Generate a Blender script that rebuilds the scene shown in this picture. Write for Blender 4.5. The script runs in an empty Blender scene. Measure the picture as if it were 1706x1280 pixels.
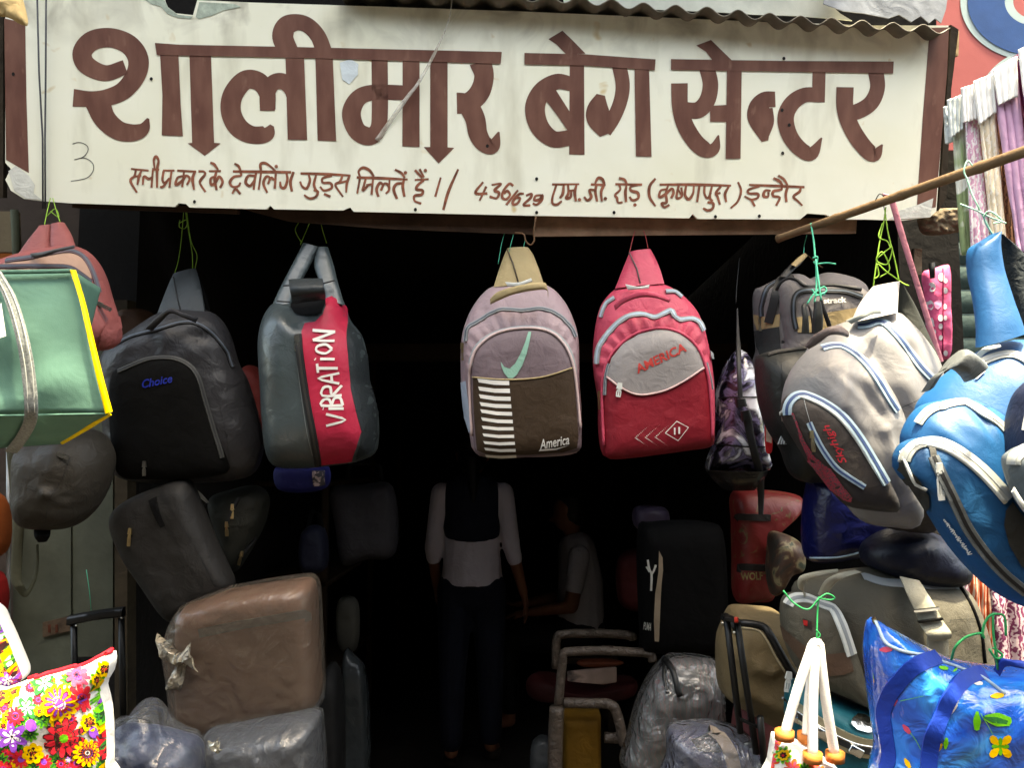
import bpy, bmesh, math, random, bisect
from mathutils import Vector, Matrix, noise
R = math.radians
rnd = random.Random(7)
scene = bpy.context.scene
col = scene.collection
# ---------------------------------------------------------------- camera
F = 1420.0; CX = 853.0; CY = 640.0
cd = bpy.data.cameras.new('camera'); cam = bpy.data.objects.new('camera', cd); col.objects.link(cam)
cd.sensor_width = 36.0; cd.lens = 36.0*F/1706.0; cd.clip_start = 0.05; cd.clip_end = 500
PITCH = math.atan(130/F)
cam.location = (0, 0, 1.5); cam.rotation_euler = (math.pi/2+PITCH, 0, 0)
scene.camera = cam
CR = Matrix.Rotation(math.pi/2+PITCH, 3, 'X'); CO = Vector((0, 0, 1.5))
# ---------------------------------------------------------------- sky, sun, exposure
SUN_EL = R(77); SUN_AZ = R(32)      # azimuth to the right of straight behind the camera
to_sun = Vector((math.sin(SUN_AZ)*math.cos(SUN_EL), -math.cos(SUN_AZ)*math.cos(SUN_EL), math.sin(SUN_EL)))
w = bpy.data.worlds.new('World'); scene.world = w; w.use_nodes = True
nt = w.node_tree; bg = nt.nodes['Background']
sky = nt.nodes.new('ShaderNodeTexSky'); sky.sky_type = 'NISHITA'; sky.sun_disc = False
sky.sun_elevation = SUN_EL; sky.sun_rotation = math.atan2(to_sun.x, to_sun.y)
sky.air_density = 1.0; sky.dust_density = 4.0; sky.ozone_density = 0.6
nt.links.new(sky.outputs[0], bg.inputs[0]); bg.inputs[1].default_value = 0.145
ld = bpy.data.lights.new('sun', 'SUN'); sun = bpy.data.objects.new('sun', ld); col.objects.link(sun)
ld.energy = 2.0; ld.angle = R(2.5); ld.color = (1.0, 0.95, 0.86)
sun.rotation_euler = to_sun.to_track_quat('Z', 'Y').to_euler()
vs = scene.view_settings
vs.view_transform = 'Standard'; vs.look = 'None'; vs.gamma = 1.0; vs.exposure = 3.3
vs.use_white_balance = True; vs.white_balance_temperature = 8300; vs.white_balance_tint = 2
scene.render.engine = 'CYCLES'
# ---------------------------------------------------------------- helpers
def CP(px, py, d):
    return CO + CR @ Vector(((px-CX)/F*d, -(py-CY)/F*d, -d))
def ray(px, py):
    return CR @ Vector(((px-CX)/F, -(py-CY)/F, -1.0))
def Z(x0, y0, s):
    return lambda *pts: [(x0+p[0]/s, y0+p[1]/s) for p in pts]
def tag(o, label=None, cat=None, group=None, kind=None):
    if label: o['label'] = label
    if cat: o['category'] = cat
    if group: o['group'] = group
    if kind: o['kind'] = kind
    return o
def mesh(name, verts, faces, mat, parent=None, smooth=True, world=False):
    me = bpy.data.meshes.new(name); me.from_pydata([tuple(v) for v in verts], [], faces); me.update()
    bm = bmesh.new(); bm.from_mesh(me); bmesh.ops.remove_doubles(bm, verts=bm.verts, dist=1e-6)
    bmesh.ops.recalc_face_normals(bm, faces=bm.faces); bm.to_mesh(me); bm.free()
    if smooth: me.polygons.foreach_set('use_smooth', [True]*len(me.polygons))
    o = bpy.data.objects.new(name, me); col.objects.link(o)
    if mat: me.materials.append(mat)
    if parent: o.parent = parent
    return o
def empty(name, loc, rot=None):
    o = bpy.data.objects.new(name, None); col.objects.link(o); o.location = loc; o.empty_display_size = .05
    if rot is not None: o.rotation_euler = rot.to_euler()
    return o
def cat(pts, n=6, closed=False):
    """Catmull-Rom through points of any dimension"""
    P = [tuple(p) for p in pts]; m = len(P); out = []
    if m < 3 and not closed:
        return [tuple(a+(b-a)*k/n for a, b in zip(P[0], P[1])) for k in range(n+1)]
    for i in range(m if closed else m-1):
        p1, p2 = P[i], P[(i+1) % m]
        p0 = P[i-1] if (closed or i > 0) else tuple(2*a-b for a, b in zip(p1, p2))
        p3 = P[(i+2) % m] if (closed or i+2 < m) else tuple(2*b-a for a, b in zip(p1, p2))
        for k in range(n):
            t = k/n
            out.append(tuple(.5*(2*b+(c-a)*t+(2*a-5*b+4*c-d)*t*t+(3*b-a-3*c+d)*t**3) for a, b, c, d in zip(p0, p1, p2, p3)))
    if not closed: out.append(P[-1])
    return out
# ---------------------------------------------------------------- materials
MATS = {}
def nodes(m):
    m.use_nodes = True; t = m.node_tree; return t, t.nodes['Principled BSDF']
def N(t, typ, **kw):
    n = t.nodes.new(typ)
    for k, v in kw.items():
        if k in n.inputs: n.inputs[k].default_value = v
        else: setattr(n, k, v)
    return n
def fab(name, c, rough=.6, var=.18, scale=9, bump=.35, bscale=26, fine=.15, sheen=0, spec=.4, metal=0, coat=0):
    """cloth, leather, paint: colour with slow variation and two scales of relief"""
    if name in MATS: return MATS[name]
    c = tuple(x**1.25 for x in c)
    if rough > .33 and not metal: rough = min(1, rough+.1); spec *= .75
    m = bpy.data.materials.new(name); t, b = nodes(m)
    tc = N(t, 'ShaderNodeTexCoord')
    n1 = N(t, 'ShaderNodeTexNoise', Scale=scale, Detail=5, Roughness=.6); t.links.new(tc.outputs['Object'], n1.inputs[0])
    r = N(t, 'ShaderNodeValToRGB'); r.color_ramp.elements[0].position = .3; r.color_ramp.elements[1].position = .72
    r.color_ramp.elements[0].color = (*[x*(1-var) for x in c], 1); r.color_ramp.elements[1].color = (*[min(1, x*(1+var*.8)) for x in c], 1)
    t.links.new(n1.outputs[0], r.inputs[0]); t.links.new(r.outputs[0], b.inputs['Base Color'])
    n2 = N(t, 'ShaderNodeTexNoise', Scale=bscale, Detail=3, Roughness=.5, Distortion=.6); t.links.new(tc.outputs['Object'], n2.inputs[0])
    n3 = N(t, 'ShaderNodeTexNoise', Scale=420, Detail=2); t.links.new(tc.outputs['Object'], n3.inputs[0])
    b1 = N(t, 'ShaderNodeBump', Strength=bump, Distance=.012); t.links.new(n2.outputs[0], b1.inputs['Height'])
    b2 = N(t, 'ShaderNodeBump', Strength=fine, Distance=.002); t.links.new(n3.outputs[0], b2.inputs['Height']); t.links.new(b1.outputs[0], b2.inputs['Normal'])
    t.links.new(b2.outputs[0], b.inputs['Normal'])
    b.inputs['Roughness'].default_value = rough; b.inputs['Metallic'].default_value = metal
    b.inputs['Specular IOR Level'].default_value = spec
    b.inputs['Sheen Weight'].default_value = sheen; b.inputs['Coat Weight'].default_value = coat
    MATS[name] = m; return m
def sol(name, c, rough=.5, metal=0, spec=.5):
    return fab(name, c, rough, var=.06, bump=.05, fine=.03, metal=metal, spec=spec)
def pattern(name, stops, scale=6, rough=.4, dist=1.5, tex='noise', detail=6, coat=0, stretch=(1, 1, 1), bump=.3):
    """several colours laid out by a noise, voronoi or wave field"""
    if name in MATS: return MATS[name]
    m = bpy.data.materials.new(name); t, b = nodes(m)
    tc = N(t, 'ShaderNodeTexCoord'); mp = N(t, 'ShaderNodeMapping'); mp.inputs['Scale'].default_value = stretch
    t.links.new(tc.outputs['Object'], mp.inputs[0])
    if tex == 'noise': n = N(t, 'ShaderNodeTexNoise', Scale=scale, Detail=detail, Distortion=dist)
    elif tex == 'voronoi': n = N(t, 'ShaderNodeTexVoronoi', Scale=scale)
    else: n = N(t, 'ShaderNodeTexWave', Scale=scale, Distortion=dist, Detail=3); n.inputs['Detail Scale'].default_value = 2.5
    t.links.new(mp.outputs[0], n.inputs['Vector'])
    r = N(t, 'ShaderNodeValToRGB'); e = r.color_ramp.elements
    while len(e) < len(stops): e.new(.5)
    for k, (p, c) in enumerate(stops): e[k].position = p; e[k].color = (*c, 1)
    t.links.new(n.outputs[0], r.inputs[0]); t.links.new(r.outputs[0], b.inputs['Base Color'])
    n2 = N(t, 'ShaderNodeTexNoise', Scale=22, Detail=3, Distortion=.8); t.links.new(tc.outputs['Object'], n2.inputs[0])
    bb = N(t, 'ShaderNodeBump', Strength=bump, Distance=.012); t.links.new(n2.outputs[0], bb.inputs['Height']); t.links.new(bb.outputs[0], b.inputs['Normal'])
    b.inputs['Roughness'].default_value = rough; b.inputs['Coat Weight'].default_value = coat
    MATS[name] = m; return m
def film(name, c=(.8, .82, .85), fac=.3, rough=.18, bscale=30, bst=.6, gl_=1.5):
    """creased clear plastic wrap"""
    if name in MATS: return MATS[name]
    m = bpy.data.materials.new(name); t, b = nodes(m)
    out = t.nodes['Material Output']; tc = N(t, 'ShaderNodeTexCoord')
    n = N(t, 'ShaderNodeTexNoise', Scale=bscale*.55, Detail=3, Roughness=.45, Distortion=1.6); t.links.new(tc.outputs['Object'], n.inputs[0])
    m1 = N(t, 'ShaderNodeMath', operation='SUBTRACT'); t.links.new(n.outputs[0], m1.inputs[0]); m1.inputs[1].default_value = .5
    m2 = N(t, 'ShaderNodeMath', operation='ABSOLUTE'); t.links.new(m1.outputs[0], m2.inputs[0])
    m3 = N(t, 'ShaderNodeMath', operation='POWER'); t.links.new(m2.outputs[0], m3.inputs[0]); m3.inputs[1].default_value = .6
    bb = N(t, 'ShaderNodeBump', Strength=bst, Distance=.03); bb.invert = True; t.links.new(m3.outputs[0], bb.inputs['Height']); t.links.new(bb.outputs[0], b.inputs['Normal'])
    b.inputs['Base Color'].default_value = (*c, 1); b.inputs['Roughness'].default_value = .5; b.inputs['Specular IOR Level'].default_value = .2
    tr = N(t, 'ShaderNodeBsdfTransparent'); mx = N(t, 'ShaderNodeMixShader'); mx.inputs[0].default_value = fac
    t.links.new(tr.outputs[0], mx.inputs[1]); t.links.new(b.outputs[0], mx.inputs[2])
    gl = N(t, 'ShaderNodeBsdfGlossy', Roughness=rough); t.links.new(bb.outputs[0], gl.inputs['Normal'])
    fr_ = N(t, 'ShaderNodeFresnel', IOR=1.5); t.links.new(bb.outputs[0], fr_.inputs['Normal'])
    fm = N(t, 'ShaderNodeMath', operation='MULTIPLY'); t.links.new(fr_.outputs[0], fm.inputs[0]); fm.inputs[1].default_value = gl_; fm.use_clamp = True
    mg = N(t, 'ShaderNodeMixShader'); t.links.new(fm.outputs[0], mg.inputs[0]); t.links.new(mx.outputs[0], mg.inputs[1]); t.links.new(gl.outputs[0], mg.inputs[2]); t.links.new(mg.outputs[0], out.inputs[0])
    MATS[name] = m; return m
zip_black = sol('zip_black', (.02, .02, .022), .5)
zip_grey = sol('zip_grey', (.33, .35, .36), .6)
zip_teeth = sol('zip_teeth', (.10, .12, .15), .45)
zip_blue = sol('zip_blue', (.42, .52, .60), .6)
zip_white = sol('zip_white', (.62, .63, .60), .6)
steel = fab('steel', (.62, .60, .56), .28, metal=1, bump=.1)
brass = fab('brass', (.72, .58, .35), .3, metal=1, bump=.1)
white_print = sol('white_print', (.72, .70, .66), .6)
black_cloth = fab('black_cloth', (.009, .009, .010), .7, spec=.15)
black_plastic = sol('black_plastic', (.012, .012, .013), .35)
twine_green = sol('twine_green', (.30, .48, .07), .6)
twine_teal = sol('twine_teal', (.10, .52, .36), .6)
# ---------------------------------------------------------------- a thing built in a camera-parallel frame
class Thing:
    def __init__(s, name, label, category, px, py, d, group=None):
        s.d = d; s.o = empty(name, CP(px, py, d), CR); tag(s.o, label, category, group)
        s.x0 = (px-CX)/F*d; s.y0 = -(py-CY)/F*d; s.root = s.o
    def L(s, px, py, z=0):
        k = (s.d-z)/F
        return ((px-CX)*k-s.x0, -(py-CY)*k-s.y0, z)
class Puff:
    """a stuffed shape: an outline with a rounded front and back"""
    def __init__(s, T, name, outline, mat, z0=0, D=.06, back=None, p=3.5, q=2.2, amp=.004, fr=11, seed=0, pucker=None, folds=None, parent=None, rings=26, na=110, smooth=True, label=None):
        s.T = T; s.z0 = z0; s.D = D; s.p = p; s.q = q; s.amp = amp; s.fr = fr; s.seed = seed; s.pucker = pucker; s.folds = folds or []
        pts = cat(outline, 5, True) if smooth else outline
        P = [T.L(x, y, z0)[:2] for x, y in pts]
        n = len(P); A = sx = sy = 0
        for i in range(n):
            x1, y1 = P[i]; x2, y2 = P[(i+1) % n]; c = x1*y2-x2*y1; A += c; sx += (x1+x2)*c; sy += (y1+y2)*c
        s.c = (sx/(3*A), sy/(3*A))
        # radius by angle: farthest crossing of each ray with the outline
        s.tab = []
        for k in range(360):
            a = 2*math.pi*k/360; dx, dy = math.cos(a), math.sin(a); best = 0
            for i in range(n):
                x1, y1 = P[i][0]-s.c[0], P[i][1]-s.c[1]; x2, y2 = P[(i+1) % n][0]-s.c[0], P[(i+1) % n][1]-s.c[1]
                den = dx*(y2-y1)-dy*(x2-x1)
                if abs(den) < 1e-12: continue
                r = (x1*(y2-y1)-y1*(x2-x1))/den; u = (x1*dy-y1*dx)/den
                if -1e-6 <= u <= 1+1e-6 and r > best: best = r
            s.tab.append(max(best, .002))
        s.foldL = []
        for f in s.folds:
            a = T.L(f[0], f[1], z0+D)[:2]; b = T.L(f[2], f[3], z0+D)[:2]; s.foldL.append((a, b, f[4], f[5]))
        V = []; Fc = []
        back = D*.5 if back is None else back
        for side in (1, -1):
            for i in range(rings+1):
                t = math.sin(i/rings*math.pi/2)
                for k in range(na):
                    a = 2*math.pi*k/na; r = s.R(a)*t
                    u = s.c[0]+r*math.cos(a); v = s.c[1]+r*math.sin(a)
                    if side == 1: z = s.z(u, v, t, a)
                    else: z = z0-back*max(0, 1-t**p)**(1/q)
                    V.append((u, v, z))
        m = (rings+1)*na
        for i in range(rings):
            for k in range(na):
                k2 = (k+1) % na
                Fc.append((i*na+k, i*na+k2, (i+1)*na+k2, (i+1)*na+k) if i else (na+k, k, na+k2))
                Fc.append((m+i*na+k, m+(i+1)*na+k, m+(i+1)*na+k2, m+i*na+k2) if i else (m+na+k, m+na+k2, m+k))
        for k in range(1, na):      # weld centre ring
            V[k] = V[0]; V[m+k] = V[m]
        s.o = mesh(name, V, Fc, mat, parent or T.o)
        if label: s.o['label'] = label
        s.root = s.o
    def R(s, a):
        x = (a % (2*math.pi))/(2*math.pi)*360; i = int(x) % 360; f = x-int(x)
        return s.tab[i]*(1-f)+s.tab[(i+1) % 360]*f
    def z(s, u, v, t=None, a=None):
        dx, dy = u-s.c[0], v-s.c[1]
        if t is None:
            a = math.atan2(dy, dx); t = math.hypot(dx, dy)/s.R(a)
        t = min(t, 1)
        z = s.z0+s.D*max(0, 1-t**s.p)**(1/s.q)
        e = 1-t**6
        if s.amp:
            z += s.amp*e*(noise.noise(Vector((u*s.fr, v*s.fr, s.seed)))+.5*noise.noise(Vector((u*s.fr*2.7, v*s.fr*2.7, s.seed+9))))
        if s.pucker:
            k, am, t0, t1 = s.pucker
            wd = max(0, min(1, (t-t0)/.12))*max(0, min(1, (t1-t)/.08))
            z += am*wd*math.sin(k*a+3*noise.noise(Vector((math.cos(a)*3, math.sin(a)*3, s.seed))))
        for (A, B, am, wd) in s.foldL:
            ax, ay = B[0]-A[0], B[1]-A[1]; l2 = ax*ax+ay*ay
            f = ((u-A[0])*ax+(v-A[1])*ay)/l2
            fc = max(0, min(1, f)); q = math.hypot(u-A[0]-fc*ax, v-A[1]-fc*ay)/wd
            if q < 3: z += am*e*math.exp(-q*q)*(1-.6*abs(2*fc-1))
        return z
    def S(s, px, py):
        z = s.z0+s.D
        for _ in range(6):
            u, v, _z = s.T.L(px, py, z); z = .3*z+.7*s.z(u, v)
        return (u, v, s.z(u, v))
    def nrm(s, u, v):
        h = .004; gx = (s.z(u+h, v)-s.z(u-h, v))/(2*h); gy = (s.z(u, v+h)-s.z(u, v-h))/(2*h)
        return Vector((-gx, -gy, 1)).normalized()
    def clamp(s, q, lim=.955):
        dx, dy = q[0]-s.c[0], q[1]-s.c[1]; r = math.hypot(dx, dy); m_ = s.R(math.atan2(dy, dx))*lim
        if r > m_: u, v = s.c[0]+dx*m_/r, s.c[1]+dy*m_/r; return (u, v, s.z(u, v))
        return q
    def drape(s, name, bm, mat, eps=.002, parent=None, cell=.012):
        """lay a flat mesh (local u, v) on the surface"""
        xs = [v.co.x for v in bm.verts]; ys = [v.co.y for v in bm.verts]
        if not xs: bm.free(); return None
        for ax, lo, hi in ((0, min(xs), max(xs)), (1, min(ys), max(ys))):
            nn = int((hi-lo)/cell)
            for k in range(1, nn+1):
                co = [0, 0, 0]; no = [0, 0, 0]; co[ax] = lo+(hi-lo)*k/(nn+1); no[ax] = 1
                bmesh.ops.bisect_plane(bm, geom=bm.verts[:]+bm.edges[:]+bm.faces[:], plane_co=co, plane_no=no)
        el = bm.verts.layers.float.get('eps')
        for v in bm.verts:
            e = eps+(v[el] if el else 0)
            z = s.z(v.co.x, v.co.y); n = s.nrm(v.co.x, v.co.y)
            v.co = Vector((v.co.x, v.co.y, z))+n*e
        for f in bm.faces:
            f.normal_update()
            if f.normal.z < 0: f.normal_flip()
            f.smooth = True
        me = bpy.data.meshes.new(name); bm.to_mesh(me); bm.free(); me.materials.append(mat)
        o = bpy.data.objects.new(name, me); col.objects.link(o); o.parent = parent or s.o
        return o
    def patch(s, name, polys, mat, eps=.002, parent=None, cell=.012, step=0.0):
        """polys in pixels; a single polygon or a list of them"""
        if isinstance(polys[0][0], (int, float)): polys = [polys]
        bm = bmesh.new(); el = bm.verts.layers.float.new('eps')
        for i, po in enumerate(polys):
            vs_ = []
            for x, y in po:
                u, v, _ = s.S(x, y); q = bm.verts.new((u, v, 0)); q[el] = i*step; vs_.append(q)
            try: f = bm.faces.new(vs_)
            except ValueError: continue
            f.normal_update()
        bmesh.ops.triangulate(bm, faces=bm.faces[:])
        return s.drape(name, bm, mat, eps, parent, cell)
    def ribbon(s, name, path, width, mat, eps=.003, parent=None, thick=.0025, n=5, raised=True):
        pts = [s.clamp(s.S(x, y)) for x, y in cat(path, n)]
        V = []; Fc = []; h = width/2
        for i, p in enumerate(pts):
            a = Vector(pts[max(0, i-1)]); b = Vector(pts[min(len(pts)-1, i+1)])
            t = (b-a).normalized() if (b-a).length > 1e-9 else Vector((1, 0, 0))
            nn = (s.nrm(p[0], p[1])+Vector((0, 0, .55))).normalized(); sd = nn.cross(t).normalized(); c = Vector(p)
            V += [c-sd*h+nn*(eps-.0015), c-sd*h*.94+nn*(eps+thick), c+sd*h*.94+nn*(eps+thick), c+sd*h+nn*(eps-.0015)]
        for i in range(len(pts)-1):
            for k in range(3): Fc.append((i*4+k, i*4+k+1, i*4+k+5, i*4+k+4))
        o = mesh(name, V, Fc, mat, parent or s.o); o.data.set_sharp_from_angle(angle=R(35)); return o
    def zipper(s, path, width, tape, teeth=None, parent=None, eps=.003):
        z = s.ribbon('zipper', path, width, tape, eps, parent)
        s.ribbon('zipper_teeth', path, width*.34, teeth or zip_teeth, eps+.0016, parent, .0018)
        return z
    def piping(s, path, r, mat, eps=.001, parent=None, name='piping', closed=False):
        pts = [Vector(s.S(x, y)) for x, y in cat(path, 5, closed)]
        pts = [p+s.nrm(p.x, p.y)*eps for p in pts]
        return tube(name, pts, r, mat, parent or s.o)
    def text(s, name, body, p0, p1, height, mat, shear=0, eps=.0035, parent=None, bold=0, cell=.012):
        """flat lettering from pixel p0 to p1 (baseline), cap height in pixels"""
        cu = bpy.data.curves.new(name, 'FONT'); cu.body = body; cu.size = 1; cu.shear = shear; cu.offset = bold; cu.resolution_u = 3
        ob = bpy.data.objects.new(name, cu); col.objects.link(ob)
        bpy.context.view_layer.update()
        dg = bpy.context.evaluated_depsgraph_get(); me = bpy.data.meshes.new_from_object(ob.evaluated_get(dg))
        bpy.data.objects.remove(ob)
        xs = [v.co.x for v in me.vertices]; x0, x1 = min(xs), max(xs)
        bm = bmesh.new(); bm.from_mesh(me)
        dx, dy = p1[0]-p0[0], p1[1]-p0[1]; ln = math.hypot(dx, dy); ux, uy = dx/ln, dy/ln; vx, vy = uy, -ux
        for v in bm.verts:
            a = (v.co.x-x0)/(x1-x0)*ln; b = v.co.y/.69*height
            u, vv, _ = s.S(p0[0]+ux*a+vx*b, p0[1]+uy*a+vy*b); v.co = (u, vv, 0)
        o = s.drape(name, bm, mat, eps, parent, cell); o['kind'] = 'stuff'; return o
    def strokes(s, name, lines, width, mat, eps=.003, parent=None, cell=.02):
        """painted or stitched strokes, pixels"""
        polys = []
        for ln in lines:
            p = cat(ln, 3) if len(ln) > 2 else list(ln)
            Lf = []; Rt = []
            for i, q in enumerate(p):
                a = p[max(0, i-1)]; b = p[min(len(p)-1, i+1)]; dx, dy = b[0]-a[0], b[1]-a[1]; l = math.hypot(dx, dy) or 1
                h = width/2*(.85+.3*rnd.random()); Lf.append((q[0]-dy/l*h, q[1]+dx/l*h)); Rt.append((q[0]+dy/l*h, q[1]-dx/l*h))
            for i in range(len(p)-1): polys.append([Lf[i], Lf[i+1], Rt[i+1], Rt[i]])
        o = s.patch(name, polys, mat, eps, parent, cell, step=.00004)
        if o and len(lines) > 1: o['kind'] = 'stuff'
        return o
    def pull(s, px, py, length, ang=0, mat=None, w=.009, parent=None, lift=.005):
        """slider and tab; ang in degrees from straight down"""
        c = Vector(s.S(px, py))+Vector((0, 0, lift)); a = R(ang); d = Vector((math.sin(a), -math.cos(a), 0)); e = Vector((d.y, -d.x, 0))
        V = []; Fc = []
        def slab(a0, a1, w0, w1, z0, z1):
            b = len(V)
            for (aa, ww) in ((a0, w0), (a1, w1)):
                for sg in (-1, 1):
                    for zz in (z0, z1): V.append(c+d*aa+e*(ww*sg/2)+Vector((0, 0, zz)))
            for f in ((0, 1, 3, 2), (4, 6, 7, 5), (0, 4, 5, 1), (2, 3, 7, 6), (1, 5, 7, 3), (0, 2, 6, 4)): Fc.append(tuple(b+k for k in f))
        slab(-.006, .010, w*.8, w*1.15, -.003, .003)
        slab(.008, .012, w*.45, w*.45, 0, .004)
        slab(.012, .012+length*.25, w*.8, w*.85, 0, .003)
        slab(.012+length*.25, .012+length*.8, w*.3, w*.3, .0005, .0025)
        slab(.012+length*.8, .012+length, w*.95, w*.85, 0, .003)
        for sg in (-1, 1):
            b = len(V)
            for aa in (.012+length*.2, .012+length*.85):
                for q in (.28, .48):
                    for zz in (0, .003): V.append(c+d*aa+e*(w*sg*q)+Vector((0, 0, zz)))
            for f in ((0, 1, 3, 2), (4, 6, 7, 5), (0, 4, 5, 1), (2, 3, 7, 6), (1, 5, 7, 3), (0, 2, 6, 4)): Fc.append(tuple(b+k for k in f))
        return mesh('zipper_pull', V, Fc, mat or steel, parent or s.o, smooth=False)
def tube(name, pts, r, mat, parent=None, sides=8, caps=True):
    pts = [Vector(p) for p in pts]; V = []; Fc = []; n = len(pts)
    up = None
    for i, p in enumerate(pts):
        t = (pts[min(n-1, i+1)]-pts[max(0, i-1)]).normalized()
        if up is None: up = t.orthogonal().normalized()
        up = (up-t*up.dot(t)).normalized() if (up-t*up.dot(t)).length > 1e-6 else t.orthogonal().normalized()
        b = t.cross(up); rr = r[i] if isinstance(r, (list, tuple)) else r
        for k in range(sides):
            a = 2*math.pi*k/sides; V.append(p+up*math.cos(a)*rr+b*math.sin(a)*rr)
    for i in range(n-1):
        for k in range(sides): Fc.append((i*sides+k, i*sides+(k+1) % sides, (i+1)*sides+(k+1) % sides, (i+1)*sides+k))
    if caps: Fc.append(tuple(range(sides))[::-1]); Fc.append(tuple((n-1)*sides+k for k in range(sides)))
    return mesh(name, V, Fc, mat, parent)
def band(T, name, rows, mat, thick=.012, bulge=.006, n=6, parent=None, k=7, wob=.0):
    """a padded strap; rows of (left pixel, right pixel, z)"""
    rr = cat([(a[0], a[1], b[0], b[1], z) for a, b, z in rows], n)
    V = []; Fc = []; m = len(rr)
    for i, (ax, ay, bx, by, z) in enumerate(rr):
        A = Vector(T.L(ax, ay, z)); B = Vector(T.L(bx, by, z))
        for side in (0, 1):
            for j in range(k):
                f = j/(k-1); e = 1-(2*f-1)**4
                off = (bulge*e+thick*.5*(1 if 0 < j < k-1 else .55)) if side == 0 else (bulge*e-thick*.5*(1 if 0 < j < k-1 else .55))
                if wob: off += wob*noise.noise(Vector((A.x*30+f*3, A.y*30, i*.2)))*e
                V.append(A.lerp(B, f)+Vector((0, 0, off)))
    st = 2*k
    for i in range(m-1):
        for j in range(k-1):
            Fc.append((i*st+j, i*st+j+1, (i+1)*st+j+1, (i+1)*st+j))
            Fc.append((i*st+k+j, (i+1)*st+k+j, (i+1)*st+k+j+1, i*st+k+j+1))
        Fc.append((i*st, (i+1)*st, (i+1)*st+k, i*st+k)); Fc.append((i*st+k-1, i*st+st-1, (i+1)*st+st-1, (i+1)*st+k-1))
    for i in (0, m-1): Fc.append(tuple(i*st+j for j in range(k))+tuple(i*st+st-1-j for j in range(k)))
    o = mesh(name, V, Fc, mat, parent or T.o); o.data.set_sharp_from_angle(angle=R(55)); return o
def twine(T, name, lines, mat, r=.0016, parent=None):
    """thin string; lines of (px, py, z) polylines joined into one tied string"""
    V = []; Fc = []
    for ln in lines:
        pts = [Vector(T.L(*p)) for p in cat(ln, 6)]
        ob = tube('tmp', pts, r, None, None, 5); b = len(V)
        V += [v.co.copy() for v in ob.data.vertices]; Fc += [tuple(b+i for i in f.vertices) for f in ob.data.polygons]
        me = ob.data; bpy.data.objects.remove(ob); bpy.data.meshes.remove(me)
    return mesh(name, V, Fc, mat, parent or T.o)
def bevbox(name, size, mat, parent=None, bev=.01, seg=2, loc=(0, 0, 0), rot=None, sub=0, amp=0, seed=0):
    bm = bmesh.new(); bmesh.ops.create_cube(bm, size=1)
    for v in bm.verts: v.co = Vector((v.co.x*size[0], v.co.y*size[1], v.co.z*size[2]))
    if bev: bmesh.ops.bevel(bm, geom=bm.edges[:], offset=bev, segments=seg, profile=.5, affect='EDGES')
    if sub:
        bmesh.ops.subdivide_edges(bm, edges=bm.edges[:], cuts=sub, use_grid_fill=True)
        for v in bm.verts: v.co += v.co.normalized()*amp*noise.noise(v.co*9+Vector((seed, 0, 0)))
    for v in bm.verts:
        if rot is not None: v.co = rot @ v.co
        v.co += Vector(loc)
    me = bpy.data.meshes.new(name); bm.to_mesh(me); bm.free()
    for f in me.polygons: f.use_smooth = bool(bev)
    if bev:
        pass
    me.materials.append(mat)
    o = bpy.data.objects.new(name, me); col.objects.link(o)
    if parent: o.parent = parent
    return o
def wquad(name, pts, mat, thick, parent=None):
    """a board given by world corner points, thickened away from the camera"""
    P = [Vector(p) for p in pts]; n = (P[1]-P[0]).cross(P[-1]-P[0]).normalized()
    c = sum(P, Vector())/len(P)
    if n.dot(c-CO) < 0: n = -n
    m = len(P); V = P+[p+n*thick for p in P]
    Fc = [tuple(range(m)), tuple(range(2*m-1, m-1, -1))]+[(i, (i+1) % m, m+(i+1) % m, m+i) for i in range(m)]
    return mesh(name, V, Fc, mat, parent, smooth=False)
scene.cycles.use_denoising = True
# ================================================================ setting
def flat(name, x0, x1, y0, y1, z, mat):
    o = mesh(name, [(x0, y0, z), (x1, y0, z), (x1, y1, z), (x0, y1, z)], [(0, 1, 2, 3)], mat, None, False); return tag(o, kind='structure')
dust = fab('dusty_ground', (.04, .035, .03), .9, var=.3, scale=2, bscale=14)
flat('street', -40, 40, -40, 60, -.004, dust)
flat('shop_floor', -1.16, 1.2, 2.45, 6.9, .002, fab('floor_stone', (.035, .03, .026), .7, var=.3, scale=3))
# ================================================================ shop building
B = empty('shop_building', (0, 2.5, 0)); tag(B, 'dark bazaar shop with open front behind the painted sign', 'building')
def bb(name, x0, x1, y0, y1, z0, z1, mat, bev=0):
    return bevbox(name, (x1-x0, y1-y0, z1-z0), mat, B, bev, 1, ((x0+x1)/2, (y0+y1)/2-2.5, (z0+z1)/2))
shade_dark = fab('shade_dark_plaster', (.022, .019, .017), .9, var=.4, scale=2)  # near-black wall colour carries the deep shade of the shop interior
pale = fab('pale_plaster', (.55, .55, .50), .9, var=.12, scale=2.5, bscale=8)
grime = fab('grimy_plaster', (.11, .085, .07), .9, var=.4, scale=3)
bb('wall', -1.36, -1.17, 2.62, 7.0, 0, 2.75, shade_dark)
bb('wall', 1.21, 1.4, 2.62, 7.0, 0, 2.75, shade_dark)
bb('wall', -1.17, 1.21, 6.8, 7.0, 0, 2.75, shade_dark)
bb('ceiling', -1.4, 1.2, 2.42, 7.0, 2.62, 2.74, shade_dark)
bb('upper_wall', -3.2, 1.9, 2.62, 2.8, 2.74, 5.6, pale)
bb('sun_blocker_slab', -3.2, 1.0, 1.12, 2.62, 3.9, 4.05, pale)  # unseen slab added to keep the sun off the hung bags
bb('neighbour_wall', -3.2, -1.36, 2.75, 2.95, 0, 2.74, grime)
bb('ceiling_beam', -1.16, 1.2, 4.3, 4.42, 2.02, 2.10, fab('old_wood', (.07, .045, .025), .8, var=.35, scale=6))
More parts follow.
